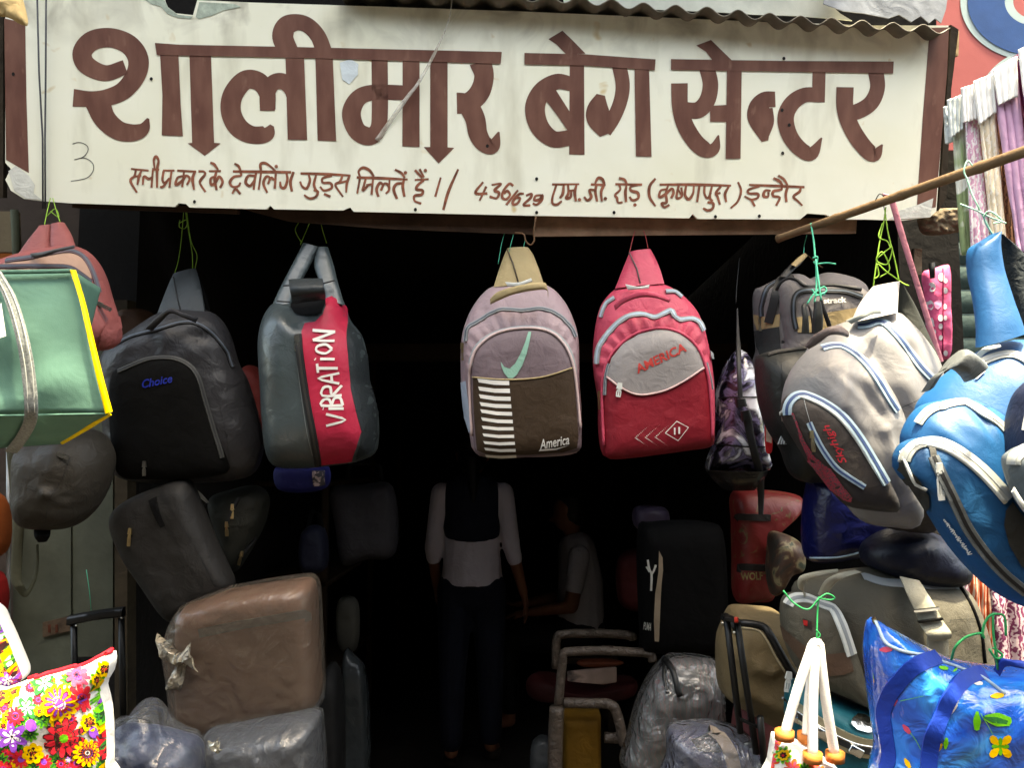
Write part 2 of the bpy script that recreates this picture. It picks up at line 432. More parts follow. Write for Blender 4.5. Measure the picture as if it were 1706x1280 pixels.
# unseen house across the street, added to cut low sky light
ob_ = empty('added_opposite_building', (0, -3.2, 0)); tag(ob_, 'unseen dark two storey house added to cut low sky light', 'building')
om = fab('dark_plaster', (.035, .03, .027), .9, var=.3, scale=1)
bevbox('wall', (30, .4, 5.0), om, ob_, 0, 1, (0, -.2, 2.5))
for k in range(9):
    for zq in (1.4, 3.8): bevbox('window', (1.0, .1, 1.3), fab('dark_glass', (.02, .022, .025), .2), ob_, .02, 1, (-12+3*k, .02, zq))
bevbox('cornice', (30, .7, .25), om, ob_, .02, 1, (0, .1, 5.1))
# sliding door leaf at the left, behind the bags
door_m = fab('door_paint', (.13, .14, .11), .75, var=.35, scale=5, bscale=10)
dd = Thing('steel_door', 'folded grey green metal door leaf with rusty hasp left of the entrance', 'door', 110, 1290, 2.55)
def tquad(T, name, px, z, mat, thick=.02, parent=None):
    P = [Vector(T.L(x, y, z)) for x, y in px]; m = len(P); V = P+[p+Vector((0, 0, -thick)) for p in P]
    return mesh(name, V, [tuple(range(m)), tuple(range(2*m-1, m-1, -1))]+[(i, (i+1) % m, m+(i+1) % m, m+i) for i in range(m)], mat, parent or T.o, False)
leaf = tquad(dd, 'door_panel', [(22, 520), (118, 520), (118, 1500), (22, 1500)], .0, door_m, .03)
tquad(dd, 'door_panel', [(121, 522), (188, 522), (188, 1500), (121, 1500)], -.006, door_m, .03)
tquad(dd, 'door_post', [(191, 500), (212, 500), (212, 1500), (191, 1500)], .012, fab('post_wood', (.09, .07, .045), .8, var=.4, scale=12), .06)
hp = tquad(dd, 'hasp', [(71, 1038), (117, 1027), (117, 1052), (71, 1063)], .008, fab('rusty_iron', (.14, .10, .07), .7, var=.5, scale=40), .006)
for q in (80, 92):
    tquad(dd, 'hasp_slot', [(q, 1042), (q+4, 1041), (q+4, 1054), (q, 1055)], .0105, fab('rust_red', (.14, .05, .03), .9), .002, hp)
tube('drip', [Vector(dd.L(144, 950, .004)), Vector(dd.L(149, 985, .004)), Vector(dd.L(152, 1018, .004))], .0012, twine_teal, dd.o, 5)
tube('gate_rod', [Vector(dd.L(14, 520, .03)), Vector(dd.L(14, 1500, .03))], .006, fab('galvanised', (.35, .36, .36), .5, metal=.6), dd.o)
# roller shutter of the next shop, right of the entrance: corrugated slats
sh = empty('roller_shutter', CP(1560, 1300, 2.62), None); tag(sh, 'closed green corrugated roller shutter with rust behind the hung cloths', 'shutter')
shm = fab('shutter_paint', (.050, .085, .078), .6, var=.5, scale=9)
base = CP(1560, 1300, 2.62)
zt = 0.0
def slat_mesh():
    V = []; Fc = []; n = 7
    for i in range(n+1):
        a = math.pi*i/n; V += [(0, -.012*math.sin(a), .075*i/n), (1.7, -.012*math.sin(a), .075*i/n)]
    for i in range(n): Fc.append((2*i, 2*i+1, 2*i+3, 2*i+2))
    me = bpy.data.meshes.new('slat'); me.from_pydata(V, [], Fc); me.materials.append(shm)
    for p in me.polygons: p.use_smooth = True
    return me
sm = slat_mesh()
for k in range(36):
    o = bpy.data.objects.new('slat', sm); col.objects.link(o); o.parent = sh; o.location = (1.22-base.x, 2.66-base.y, .02+.078*k-base.z)
nb = tag(bevbox('neighbour_shop', (2.0, .3, 5.0), grime, None, 0, 1, (2.4, 2.9, 2.5)), 'grimy plaster wall of the next shop behind the hung cloths', 'building')
# ================================================================ sign board
BL, BR, TR = CP(20, 340, 2.16), CP(1555, 370, 2.32), CP(1577, 42, 2.25)
SN = (BR-BL).cross(TR-BR).normalized()
if SN.dot(CO-BL) < 0: SN = -SN
def SP(px, py, off=0):
    r = ray(px, py); o = BL+SN*off
    return CO+r*((o-CO).dot(SN)/r.dot(SN))
sg = empty('sign_board', SP(790, 358)); S0 = SP(790, 358)
tag(sg, 'wide cream shop sign with brown hand painted Hindi lettering', 'sign')
def sfill(name, polys, off, mat, thick=0, parent=None, step=0, bisn=0):
    bm = bmesh.new()
    for i, po in enumerate(polys):
        vs_ = [bm.verts.new(SP(x, y, off+step*i)-S0) for x, y in po]
        try: f = bm.faces.new(vs_)
        except ValueError: continue
        f.normal_update()
        if f.normal.dot(SN) < 0: f.normal_flip()
    if thick:
        r = bmesh.ops.extrude_face_region(bm, geom=bm.faces[:])
        bmesh.ops.translate(bm, verts=[g for g in r['geom'] if isinstance(g, bmesh.types.BMVert)], vec=SN*thick)
        bmesh.ops.recalc_face_normals(bm, faces=bm.faces)
    bmesh.ops.triangulate(bm, faces=[f for f in bm.faces if len(f.verts) > 4])
    me = bpy.data.meshes.new(name); bm.to_mesh(me); bm.free(); me.materials.append(mat)
    o = bpy.data.objects.new(name, me); col.objects.link(o); o.parent = parent or sg; return o
def stroke(pts, wd, n=6):
    p = cat([(*q, w_) for q, w_ in zip(pts, wd)], n) if len(pts) > 2 else [(*q, w_) for q, w_ in zip(pts, wd)]
    Lf = []; Rt = []
    for i, q in enumerate(p):
        a = p[max(0, i-1)]; b = p[min(len(p)-1, i+1)]; dx, dy = b[0]-a[0], b[1]-a[1]; l = math.hypot(dx, dy) or 1; h = q[2]/2
        Lf.append((q[0]-dy/l*h, q[1]+dx/l*h)); Rt.append((q[0]+dy/l*h, q[1]-dx/l*h))
    return [[Lf[i], Lf[i+1], Rt[i+1], Rt[i]] for i in range(len(p)-1)]
# cream enamel with grime, rust blooms and rain streaks
m = bpy.data.materials.new('sign_enamel'); t, b = nodes(m); tc = N(t, 'ShaderNodeTexCoord')
def mixrgb(t, fac, a, bcol, mode='MIX'):
    n = t.nodes.new('ShaderNodeMix'); n.data_type = 'RGBA'; n.blend_type = mode
    for sock, val in ((n.inputs[0], fac), (n.inputs[6], a), (n.inputs[7], bcol)):
        if hasattr(val, 'links'): t.links.new(val, sock)
        elif isinstance(val, tuple): sock.default_value = (*val, 1)
        else: sock.default_value = val
    return n.outputs[2]
def ramp(t, src, lo, hi):
    r = N(t, 'ShaderNodeMapRange'); r.inputs[1].default_value = lo; r.inputs[2].default_value = hi; t.links.new(src, r.inputs[0]); return r.outputs[0]
def nz(t, tc, sc, det=4, stretch=None, dist=0):
    n = N(t, 'ShaderNodeTexNoise', Scale=sc, Detail=det, Distortion=dist)
    if stretch:
        mp = N(t, 'ShaderNodeMapping'); mp.inputs['Scale'].default_value = stretch; t.links.new(tc.outputs['Object'], mp.inputs[0]); t.links.new(mp.outputs[0], n.inputs[0])
    else: t.links.new(tc.outputs['Object'], n.inputs[0])
    return n.outputs[0]
c = mixrgb(t, ramp(t, nz(t, tc, 3, 5), .4, .75), (.92, .91, .76), (.86, .84, .65))
c = mixrgb(t, ramp(t, nz(t, tc, 14, 4, (1, 1, .12)), .55, .95), c, (.52, .49, .36))
sx = N(t, 'ShaderNodeSeparateXYZ'); t.links.new(tc.outputs['Object'], sx.inputs[0])
mu = N(t, 'ShaderNodeMath', operation='MULTIPLY'); t.links.new(ramp(t, nz(t, tc, 7, 6, None, 1.2), .50, .72), mu.inputs[0]); t.links.new(ramp(t, sx.outputs[2], .36, .54), mu.inputs[1])
c = mixrgb(t, mu.outputs[0], c, (.30, .27, .20))
c = mixrgb(t, ramp(t, nz(t, tc, 16, 2, None, .3), .70, .80), c, (.62, .44, .16))
t.links.new(c, b.inputs['Base Color']); b.inputs['Roughness'].default_value = .55
bp = N(t, 'ShaderNodeBump', Strength=.15, Distance=.01); t.links.new(nz(t, tc, 9, 5), bp.inputs['Height']); t.links.new(bp.outputs[0], b.inputs['Normal'])
enamel = m
m = bpy.data.materials.new('brown_paint'); t, b = nodes(m); tc = N(t, 'ShaderNodeTexCoord')
c = mixrgb(t, ramp(t, nz(t, tc, 26, 5, (1, 1, .22)), .38, .66), (.125, .046, .031), (.19, .083, .056))
c = mixrgb(t, ramp(t, nz(t, tc, 38, 4, (1, 1, .3)), .64, .82), c, (.27, .14, .095))
t.links.new(c, b.inputs['Base Color']); b.inputs['Roughness'].default_value = .5
brown = m
def brownv(name, k):
    mm = brown.copy(); mm.name = name; return mm
thin_brown = fab('thin_brown_paint', (.36, .15, .095), .55, var=.5, scale=45)
bare = fab('bare_patch', (.72, .72, .66), .8, var=.15, scale=30)
outl = [(13, -14), (272, -8), (280, 12), (296, 24), (324, 27), (331, 2), (420, 6), (640, 13), (870, 21), (1290, 39), (1450, 44), (1576, 44), (1573, 120), (1563, 250), (1556, 352), (1546, 362), (1500, 368), (1440, 366), (1392, 366), (1372, 358), (1342, 356), (1330, 366), (1160, 365), (1152, 357), (1146, 364), (900, 360), (590, 353), (584, 346), (572, 351), (458, 349), (452, 343), (446, 349), (318, 346), (312, 340), (300, 339), (294, 345), (120, 339), (68, 335), (44, 332), (22, 318), (13, 300), (22, 282), (13, 272)]
sfill('panel', [outl], -.012, enamel, .012)
sfill('border', [[(7, 30), (42, 38), (44, 160), (48, 288), (10, 266)]], .0006, brown)
sfill('border', [[(1549, 46), (1581, 45), (1578, 120), (1567, 250), (1559, 345), (1527, 350), (1537, 200)]], .0006, brown)
sfill('flaked_patch', [[(14, 285), (26, 276), (48, 292), (58, 308), (56, 322), (70, 333), (44, 331), (24, 318)]], .0012, bare)
for po in ([(271, -6), (240, -2), (252, 6), (268, 10), (278, 22), (296, 29), (318, 31), (322, 27), (296, 24), (280, 12)], [(332, 3), (390, 6), (402, 11), (372, 17), (352, 26), (331, 31), (326, 28)]): sfill('flaked_patch', [po], .0012, fab('blue_undercoat', (.50, .56, .48), .8, var=.35, scale=60))
sfill('flaked_patch', [[(566, 104), (584, 98), (597, 106), (596, 124), (582, 140), (570, 132)]], .0012, fab('pale_blue', (.72, .78, .80), .7))
sfill('flaked_patch', [[(1532, 340), (1555, 330), (1550, 362), (1480, 366), (1500, 350)]], .0014, bare)
sfill('sign_edge', [[(1577, 44), (1590, 52), (1578, 150), (1570, 330), (1557, 352), (1573, 120)]], -.03, fab('edge_wood', (.06, .045, .03), .8, var=.4), .02)
sfill('sign_edge', [[(0, -14), (12, -14), (12, 330), (-4, 330)]], -.04, fab('edge_wood', (.06, .045, .03), .8), .02)
k1, k2, k3, k4 = (Z(x, 0, 3.5556) for x in (0, 420, 840, 1256))
def W(*a): return [x/3.5556 for x in a]
letters = [
 [('s', k1((742, 395), (625, 432), (515, 385), (487, 310), (545, 240), (655, 222), (762, 262), (818, 345), (805, 440), (735, 532), (640, 575), (540, 585), (434, 578)), W(85, 95, 110, 115, 118, 115, 118, 122, 118, 108, 100, 92, 105)),
  ('s', k1((575, 595), (620, 700), (700, 770), (790, 785), (850, 760), (878, 700)), W(150, 130, 115, 100, 75, 14)),
  ('p', k1((948, 322), (1057, 322), (1070, 620), (1083, 805), (958, 800), (962, 560)))],
 [('p', k1((1122, 322), (1250, 322), (1268, 845), (1307, 848), (1213, 922), (1112, 848), (1138, 845)))],
 [('s', k1((1592, 650), (1580, 545), (1530, 480), (1450, 475), (1380, 560), (1368, 660), (1410, 750), (1490, 797), (1580, 790), (1612, 742)), W(80, 100, 110, 115, 120, 120, 118, 105, 95, 25)),
  ('s', k2((90, 655), (92, 550), (125, 490), (180, 480), (228, 520), (255, 600)), W(88, 92, 95, 95, 90, 80)),
  ('p', k2((198, 342), (308, 342), (326, 828), (211, 826)))],
 [('s', k2((222, 310), (182, 220), (205, 152), (272, 130), (335, 152), (392, 215), (428, 310)), W(110, 125, 120, 96, 92, 92, 96)), ('p', k2((375, 342), (478, 342), (498, 836), (388, 832)))],
 [('s', k2((900, 548), (720, 546), (630, 580), (588, 670), (620, 770), (690, 806), (745, 765), (757, 640), (755, 345)), W(88, 92, 100, 112, 108, 110, 96, 96, 96)), ('p', k2((892, 350), (992, 350), (992, 870), (890, 866)))],
 [('p', k2((1055, 360), (1158, 360), (1158, 872), (1197, 875), (1105, 968), (1017, 870), (1055, 870)))],
 [('s', k2((1352, 365), (1374, 450), (1348, 545), (1285, 605), (1213, 610)), W(130, 115, 120, 120, 126)), ('s', k2((1285, 625), (1322, 705), (1338, 790), (1375, 850), (1428, 862), (1462, 780)), W(120, 118, 112, 100, 85, 10))],
 [('p', k3((262, 230), (345, 180), (400, 232), (482, 316), (368, 322), (310, 262)))],
 [('p', k3((388, 382), (473, 382), (476, 916), (385, 914))), ('s', k3((395, 495), (310, 482), (222, 540), (182, 640), (210, 750), (290, 822), (390, 815)), W(85, 92, 108, 118, 112, 98, 92)), ('p', k3((246, 592), (300, 522), (394, 670), (388, 790), (320, 690)))],
 [('s', k3((682, 390), (702, 500), (688, 600), (645, 700), (590, 770)), W(86, 84, 82, 84, 100)), ('s', k3((572, 560), (556, 640), (560, 710), (592, 800)), W(50, 128, 136, 50)), ('p', k3((772, 402), (858, 402), (873, 928), (780, 925)))],
 [('p', k3((1138, 268), (1225, 235), (1353, 360), (1240, 364), (1195, 305)))],
 [('s', k3((1202, 405), (1222, 500), (1202, 595), (1145, 652), (1050, 645)), W(92, 92, 96, 98, 90)), ('s', k3((1038, 492), (1042, 630), (1072, 740), (1130, 835), (1192, 885), (1245, 875), (1270, 800)), W(98, 96, 100, 100, 95, 70, 8)),
  ('p', k3((1220, 625), (1324, 620), (1324, 720), (1220, 720))), ('p', k3((1320, 405), (1407, 405), (1400, 938), (1312, 940)))],
 [('s', k3((1606, 587), (1545, 592), (1512, 640), (1516, 710), (1545, 835)), W(92, 100, 130, 140, 40)), ('s', k3((1560, 640), (1565, 720), (1550, 800)), W(60, 66, 40))],
 [('p', k4((347, 415), (425, 415), (420, 605), (345, 602))), ('s', k4((400, 563), (300, 562), (222, 615), (188, 700), (214, 805), (280, 885), (345, 905), (402, 815)), W(84, 88, 95, 98, 95, 90, 80, 8))],
 [('s', k4((722, 420), (732, 520), (692, 610), (605, 662), (545, 655)), W(92, 88, 92, 92, 90)), ('s', k4((540, 515), (540, 640), (575, 750), (642, 855), (712, 915), (762, 855)), W(102, 100, 100, 98, 85, 8))],
]
bars = [[(258, 71), (300, 74), (500, 78), (836, 86), (834, 106), (500, 96), (300, 92), (261, 91)],
        [*k3((120, 312), (478, 320), (897, 350), (892, 415), (640, 398), (480, 387), (120, 380))],
        [(1118, 98), (1300, 101), (1489, 102), (1488, 122), (1300, 119), (1118, 116)]]
for po in bars: sfill('letter_bar', [po], .0022, brown)
for L_ in letters:
    ob = []
    par = None
    for i, g in enumerate(L_):
        off = .0008+.0003*i
        if g[0] == 'p': o = sfill('letter' if i == 0 else 'letter_stroke', [g[1]], off, brown, 0, par)
        else: o = sfill('letter' if i == 0 else 'letter_stroke', stroke(g[1], g[2], 7), off, brown, 0, par)
        if par is None: par = o
s1, s2, s3, s4 = Z(205, 250, 6.093), Z(480, 250, 5.687), Z(780, 270, 5.687), Z(1070, 270, 5.687)
D_ = 'dot'
small = [
 (s1, [[(80, 190), (260, 207)], [(130, 205), (115, 262), (75, 312), (140, 430)], [(120, 268), (185, 255)], [(188, 205), (160, 270), (145, 352)]]),
 (s1, [[(200, 352), (212, 268), (260, 292), (302, 270)], [(303, 195), (288, 380)], [(295, 192), (366, 200)], [(345, 380), (345, 200), (360, 110), (335, 65), (312, 100), (320, 185)]]),
 (s1, [[(405, 205), (522, 207)], [(412, 210), (400, 300), (425, 332), (472, 285)], [(492, 210), (470, 380)], [(445, 325), (402, 372), (374, 372)]]),
 (s1, [[(550, 207), (742, 217)], [(620, 212), (600, 375)], [(605, 262), (552, 280), (535, 352), (600, 312), (640, 258), (676, 290), (648, 352)], [(730, 215), (706, 290), (720, 402)]]),
 (s1, [[(765, 215), (820, 217), (830, 250), (790, 300), (782, 340), (838, 425)]]),
 (s1, [[(872, 212), (994, 212)], [(948, 214), (930, 300), (950, 406)], [(936, 264), (890, 290), (894, 352), (936, 330), (975, 268), (1010, 320), (985, 382)], [(885, 125), (925, 145), (966, 202)]]),
 (s1, [[(1115, 215), (1400, 219), (1706, 224)], [(1192, 220), (1195, 258), (1130, 268), (1085, 322), (1110, 370), (1170, 365), (1192, 328)], [(1108, 442), (1142, 395), (1192, 446)], [(1130, 135), (1170, 160), (1196, 216)]]),
 (s1, [[(1352, 228), (1336, 300), (1326, 402)], [(1340, 260), (1270, 262), (1245, 330), (1290, 362), (1336, 300)]]),
 (s1, [[(1402, 225), (1376, 402)], [(1402, 222), (1395, 145), (1440, 130), (1500, 168), (1548, 214)], [(1490, 272), (1452, 270), (1425, 340), (1464, 432)], [(1470, 345), (1500, 282), (1535, 302)], [(1552, 225), (1540, 392)], (1555, 165)]),
 (s1, [[(1660, 235), (1668, 300), (1642, 380), (1602, 372), (1595, 318)]]),
 (s2, [[(52, 205), (22, 300), (36, 392)]]),
 (s2, [[(118, 220), (360, 226), (592, 240)], [(195, 232), (206, 290), (176, 362), (132, 342), (114, 296)], [(266, 232), (245, 330), (280, 402)], [(240, 380), (282, 390), (262, 442), (200, 456), (152, 424)]]),
 (s2, [[(416, 240), (330, 265), (330, 308), (400, 312), (412, 360), (340, 382), (303, 345)], [(340, 414), (402, 442)]]),
 (s2, [[(516, 240), (490, 300), (448, 332), (520, 442)], [(478, 312), (562, 290)], [(582, 240), (556, 320), (550, 402)]]),
 (s2, [[(650, 258), (900, 266), (1132, 278)], [(682, 252), (668, 200), (710, 165), (770, 190), (812, 250)], [(682, 260), (654, 412)], [(736, 265), (720, 330), (708, 382), (762, 328)], [(740, 332), (802, 320)], [(806, 265), (790, 422)]]),
 (s2, [[(902, 332), (870, 310), (838, 370), (855, 442)], [(878, 384), (910, 318), (950, 332), (955, 380), (925, 412)], [(962, 272), (957, 340)]]),
 (s2, [[(1102, 270), (1086, 340), (1102, 442)], [(1090, 312), (1030, 320), (1000, 372), (1032, 462)], [(1012, 184), (1070, 214), (1106, 262)], (1112, 213)]),
 (s2, [[(1200, 282), (1332, 274)], [(1286, 284), (1230, 330), (1215, 370), (1272, 380), (1265, 420), (1200, 432), (1200, 480), (1262, 506)], [(1202, 188), (1270, 262)], [(1245, 178), (1286, 256)], (1300, 192)]),
 (s2, [[(1446, 258), (1394, 442)]]), (s2, [[(1612, 180), (1520, 390), (1470, 568)]]),
 (s3, [[(142, 188), (68, 292), (182, 296)], [(172, 230), (108, 364)]]), (s3, [[(222, 215), (312, 205), (250, 265), (292, 290), (270, 342), (202, 325)]]),
 (s3, [[(428, 225), (390, 204), (335, 270), (322, 332), (360, 352), (396, 310), (370, 272), (338, 300)]]), (s3, [[(472, 265), (360, 406)]]),
 (s3, [[(528, 298), (480, 305), (425, 370), (430, 402), (470, 388), (492, 340), (450, 342)]]), (s3, [[(548, 317), (600, 300), (590, 340), (522, 406), (588, 409)]]),
 (s3, [[(695, 312), (640, 320), (628, 360), (680, 352), (702, 312), (696, 360), (650, 402), (612, 390)]]),
 (s3, [[(795, 210), (1052, 208)], [(836, 214), (800, 330), (800, 390), (840, 402), (888, 368)], [(906, 214), (896, 300), (868, 342)]]),
 (s3, [[(946, 214), (950, 290), (928, 342), (970, 330), (976, 268)], [(948, 272), (1016, 265)], [(1026, 214), (1010, 290), (1022, 372)], (1055, 355)]),
 (s3, [[(1162, 210), (1302, 216)], [(1216, 214), (1205, 280), (1222, 372)], [(1206, 265), (1150, 265), (1166, 330), (1130, 362), (1098, 328)], [(1266, 372), (1260, 280), (1286, 212), (1270, 160), (1230, 150), (1203, 202)], (1300, 345)]),
 (s3, [[(1394, 208), (1648, 213)], [(1430, 214), (1440, 260), (1393, 310), (1410, 340), (1420, 382), (1464, 380)], [(1500, 214), (1490, 290), (1496, 378)], [(1428, 150), (1480, 165), (1502, 207)]]),
 (s3, [[(1612, 214), (1540, 235), (1545, 270), (1605, 290), (1612, 340), (1560, 362), (1528, 328)], (1580, 405)]),
 (s4, [[(126, 154), (70, 230), (70, 330), (126, 418)]]),
 (s4, [[(164, 212), (500, 212), (842, 222)], [(246, 218), (225, 290), (230, 380), (183, 390), (210, 427), (258, 404)], [(236, 255), (175, 270), (163, 332), (225, 300), (280, 250), (296, 290), (274, 342)]]),
 (s4, [[(346, 222), (330, 290), (328, 342), (376, 322), (370, 238)], [(335, 250), (376, 322)]]),
 (s4, [[(416, 222), (405, 310), (440, 352), (480, 300), (490, 225)], [(541, 226), (520, 378)]]),
 (s4, [[(590, 226), (590, 300), (620, 342), (650, 290)], [(661, 226), (640, 330), (666, 372)], [(618, 380), (672, 390), (666, 440), (620, 457), (578, 434)]]),
 (s4, [[(746, 228), (698, 290), (714, 330), (736, 404)], [(698, 302), (742, 290)], [(822, 228), (785, 300), (796, 378)]]),
 (s4, [[(908, 188), (936, 270), (906, 370), (838, 437)]]),
 (s4, [[(1012, 215), (1250, 224), (1537, 236)], [(1112, 228), (1010, 260), (1010, 295), (1095, 300), (1090, 340), (1030, 352), (968, 322)], [(1030, 350), (1067, 418)]]),
 (s4, [[(1217, 270), (1165, 270), (1150, 320), (1190, 327), (1196, 283)]]),
 (s4, [[(1322, 226), (1315, 260), (1245, 275), (1240, 320), (1302, 336), (1268, 412)], [(1382, 226), (1360, 300), (1366, 378)], [(1243, 150), (1300, 180), (1332, 222)], [(1288, 125), (1340, 160), (1377, 217)]]),
 (s4, [[(1502, 238), (1490, 280), (1433, 326), (1475, 370), (1518, 412)]]),
]
wbase = 5.1
for zf, lines in small:
    polys = []; n0 = 0; pol2 = []
    for j, ln in enumerate(lines):
        if isinstance(ln, tuple):
            cx, cy = zf(ln)[0]; pol2.append(([[(cx+3*math.cos(a*math.pi/4), cy+3*math.sin(a*math.pi/4)) for a in range(8)]], j)); continue
        p = zf(*ln); nn = len(p); wd = [wbase*(.95-.25*abs(2*i/(nn-1)-1)+.25*(rnd.random()-.5)) for i in range(nn)]
        pol2.append((stroke(p, wd, 5), j))
    bm_polys = []; 
    par = None
    for polys, j in pol2:
        o = sfill('small_letter' if par is None else 'letter_stroke', polys, .0008+.0002*j, thin_brown, 0, par)
        if par is None: par = o
sfill('pencil_mark', stroke(k1((430, 852), (470, 842), (515, 862), (520, 895), (490, 930), (440, 945), (500, 935), (548, 965), (552, 1010), (520, 1050), (470, 1065), (420, 1072)), [1.1]*12, 5), .0008, sol('pencil', (.05, .05, .06)))
for (x, y) in ((324, 336), (692, 349), (894, 298), (894, 354), (1023, 354), (1192, 361), (1265, 360), (1306, 97), (1304, 255), (1303, 183), (1315, 208), (252, 131), (22, 123), (812, 243)):
    sfill('nail_hole', [[(x+2.6*math.cos(a*math.pi/5), y+3*math.sin(a*math.pi/5)) for a in range(10)]], .0018, sol('hole_black', (.01, .008, .006)))
# dark board standing in for the shaded roof cavity behind the sign
tag(wquad('cavity_shade_board', [SP(-60, -90, -.10), SP(1560, -60, -.10), SP(1560, 330, -.10), SP(-60, 310, -.10)], shade_dark, .02), 'dark board standing in for roof cavity shade behind the sign', 'board')
# twisted plastic tape stuck across the sign
def world_strip(name, rows, mat, thick=.0015, label=None, category=None):
    rr = cat([(*a, *b) for a, b in rows], 6); V = []; Fc = []
    for q in rr:
        a, b_ = Vector(q[:3]), Vector(q[3:]); V += [a, b_]
    for i in range(len(rr)-1): Fc.append((2*i, 2*i+1, 2*i+3, 2*i+2))
    o = mesh(name, V, Fc, mat); sd = o.modifiers.new('t', 'SOLIDIFY'); sd.thickness = thick
    return tag(o, label, category)
tp = []
for (x, y, w2, of) in ((753, -14, 5, .03), (752, 8, 2, .03), (750, 26, 1.5, .022), (741, 52, 2, .018), (728, 80, 5, .016), (713, 110, 6, .014), (697, 138, 6, .012), (680, 160, 7, .01), (664, 182, 9, .008), (646, 208, 9, .006), (628, 234, 10, .005)):
    tp.append((tuple(SP(x-w2*.36, y-w2*.22, of)), tuple(SP(x+w2*.36, y+w2*.22, of+.004*math.sin(y*.05)))))
world_strip('plastic_tape', tp, film('tape_film', (.75, .70, .60), .4, .4, 30, .3, .6), .001, 'torn strip of twisted plastic tape hanging across the sign', 'tape')
for x0, x1, lab in ((61, 71, 'thin black cable hanging down the left end of the sign, outer one'), (77, 75, 'thin black cable hanging down the left end of the sign, inner one')):
    o = tube('cable', [SP(x0, -40, .02), SP(x0*.6+x1*.4, 120, .014), SP(x1, 230, .012), SP(x1+.5, 348, .01)], .0022, sol('cable_grey', (.10, .10, .11), .5)); tag(o, lab, 'cable', 'cables by the sign')
# scrap of yellow cloth hanging into the top left corner
Tc = Thing('cloth_scrap', 'sunlit cream cloth scrap hanging at the upper left corner', 'cloth', 20, 30, 1.75)
Puff(Tc, 'cloth', [(-60, -60), (20, -60), (36, -10), (47, 40), (30, 38), (10, 28), (-60, 15)], fab('cream_cloth', (.72, .55, .30), .8, bump=.8), 0, .02, p=2, amp=.012, fr=18)
# planks under the sign
wood1 = fab('dark_plank', (.10, .06, .04), .8, var=.5, scale=10, bscale=40)
wood2 = fab('pink_plank', (.33, .22, .15), .8, var=.4, scale=12, bscale=40)
def plank(px, off, mat, lab):
    P = [SP(x, y, off)for x, y in px]; o = wquad('plank', P, mat, .035); return tag(o, lab, 'plank')
plank([(395, 346), (888, 358), (888, 391), (640, 381), (480, 369)], -.030, wood1, 'dark brown plank under the left half of the sign')
plank([(890, 360), (1428, 364), (1426, 389), (890, 394)], -.028, wood2, 'pale pinkish plank under the right half of the sign')
plank([(120, 338), (395, 345), (395, 356), (120, 346)], -.05, wood1, 'thin dark batten under the left end of the sign')
hk = Thing('wire_hook', 'bent rusty wire hook where the two planks meet', 'hook', 885, 400, 2.24)
tube('wire', [Vector(hk.L(x, y, .0)) for x, y in cat([(858, 388), (872, 390), (876, 402), (884, 408), (890, 400), (889, 386), (893, 360)], 5)], .0022, fab('rust_wire', (.20, .12, .07), .6, metal=.5), hk.o, 6)
# corrugated roof edge above the sign, resting on the dark board
rf = Thing('corrugated_roof', 'rusty corrugated metal roof sheet over the right half of the sign', 'roof', 1100, 30, 2.26)
V = []; Fc = []; NX = 260; x_a, x_b = 560, 1583
e0 = SP(x_a, -24, .06); e1 = SP(x_b, 46, .06)
for i in range(NX+1):
    f = i/NX; p = e0.lerp(e1, f); ph = (x_a+(x_b-x_a)*f)/53*2*math.pi
    h = .0105*math.cos(ph)
    droop = .006*noise.noise(Vector((f*9, 0, 0)))
    p = p+Vector((0, 0, h+droop+.006*math.sin(f*5)))
    for k in range(3): V.append(p+Vector((0, .22*k, .05*k)))
for i in range(NX):
    for k in range(2): Fc.append((i*3+k, i*3+k+1, i*3+k+4, i*3+k+3))
inv = CR.transposed(); o0 = rf.o.location
ro = mesh('roof_sheet', [inv @ (v-Vector(o0)) for v in V], Fc, fab('rusty_sheet', (.24, .22, .18), .6, var=.5, scale=7, metal=.25), rf.o); ro.modifiers.new('t', 'SOLIDIFY').thickness = .0025
# bent scrap of the same sheet lying on the edge
lx = Thing('metal_sheet', 'weathered grey metal sheet lying on top of the corrugated roof at the right', 'metal sheet', 1480, 36, 2.18)
tquad(lx, 'sheet', [(1378, -50), (1585, -50), (1576, 15), (1568, 38), (1558, 30), (1548, 38), (1534, 26), (1518, 36), (1498, 24), (1480, 30), (1440, 22), (1405, 18), (1372, 6)], -.01, fab('zinc', (.34, .35, .36), .5, var=.35, scale=14, metal=.5, bscale=12), .003)
ls = Thing('roof_flashing', 'pale bent sheet on the roof left of the grey metal sheet', 'metal sheet', 1260, 22, 2.2)
tquad(ls, 'sheet', [(930, -60), (1380, -50), (1385, 8), (1400, 22), (1420, 34), (1380, 30), (1330, 26), (1260, 24), (1200, 20), (1060, 14), (940, 8)], -.03, fab('pale_sheet', (.55, .56, .50), .5, var=.2, bscale=8), .003)
# rusty angle bracket right of the sign
bk = Thing('angle_bracket', 'small rusty angle iron bracket sticking out right of the sign', 'bracket', 1590, 95, 2.3)
ir = fab('rust_iron', (.22, .15, .09), .7, var=.5, scale=30, metal=.4)
tquad(bk, 'bracket_arm', [(1572, 84), (1592, 82), (1588, 105), (1572, 105)], 0, ir, .03)
tquad(bk, 'bracket_plate', [(1589, 53), (1598, 51), (1597, 92), (1586, 94)], .02, fab('rust_pale', (.40, .30, .18), .7, var=.4, scale=30), .012)
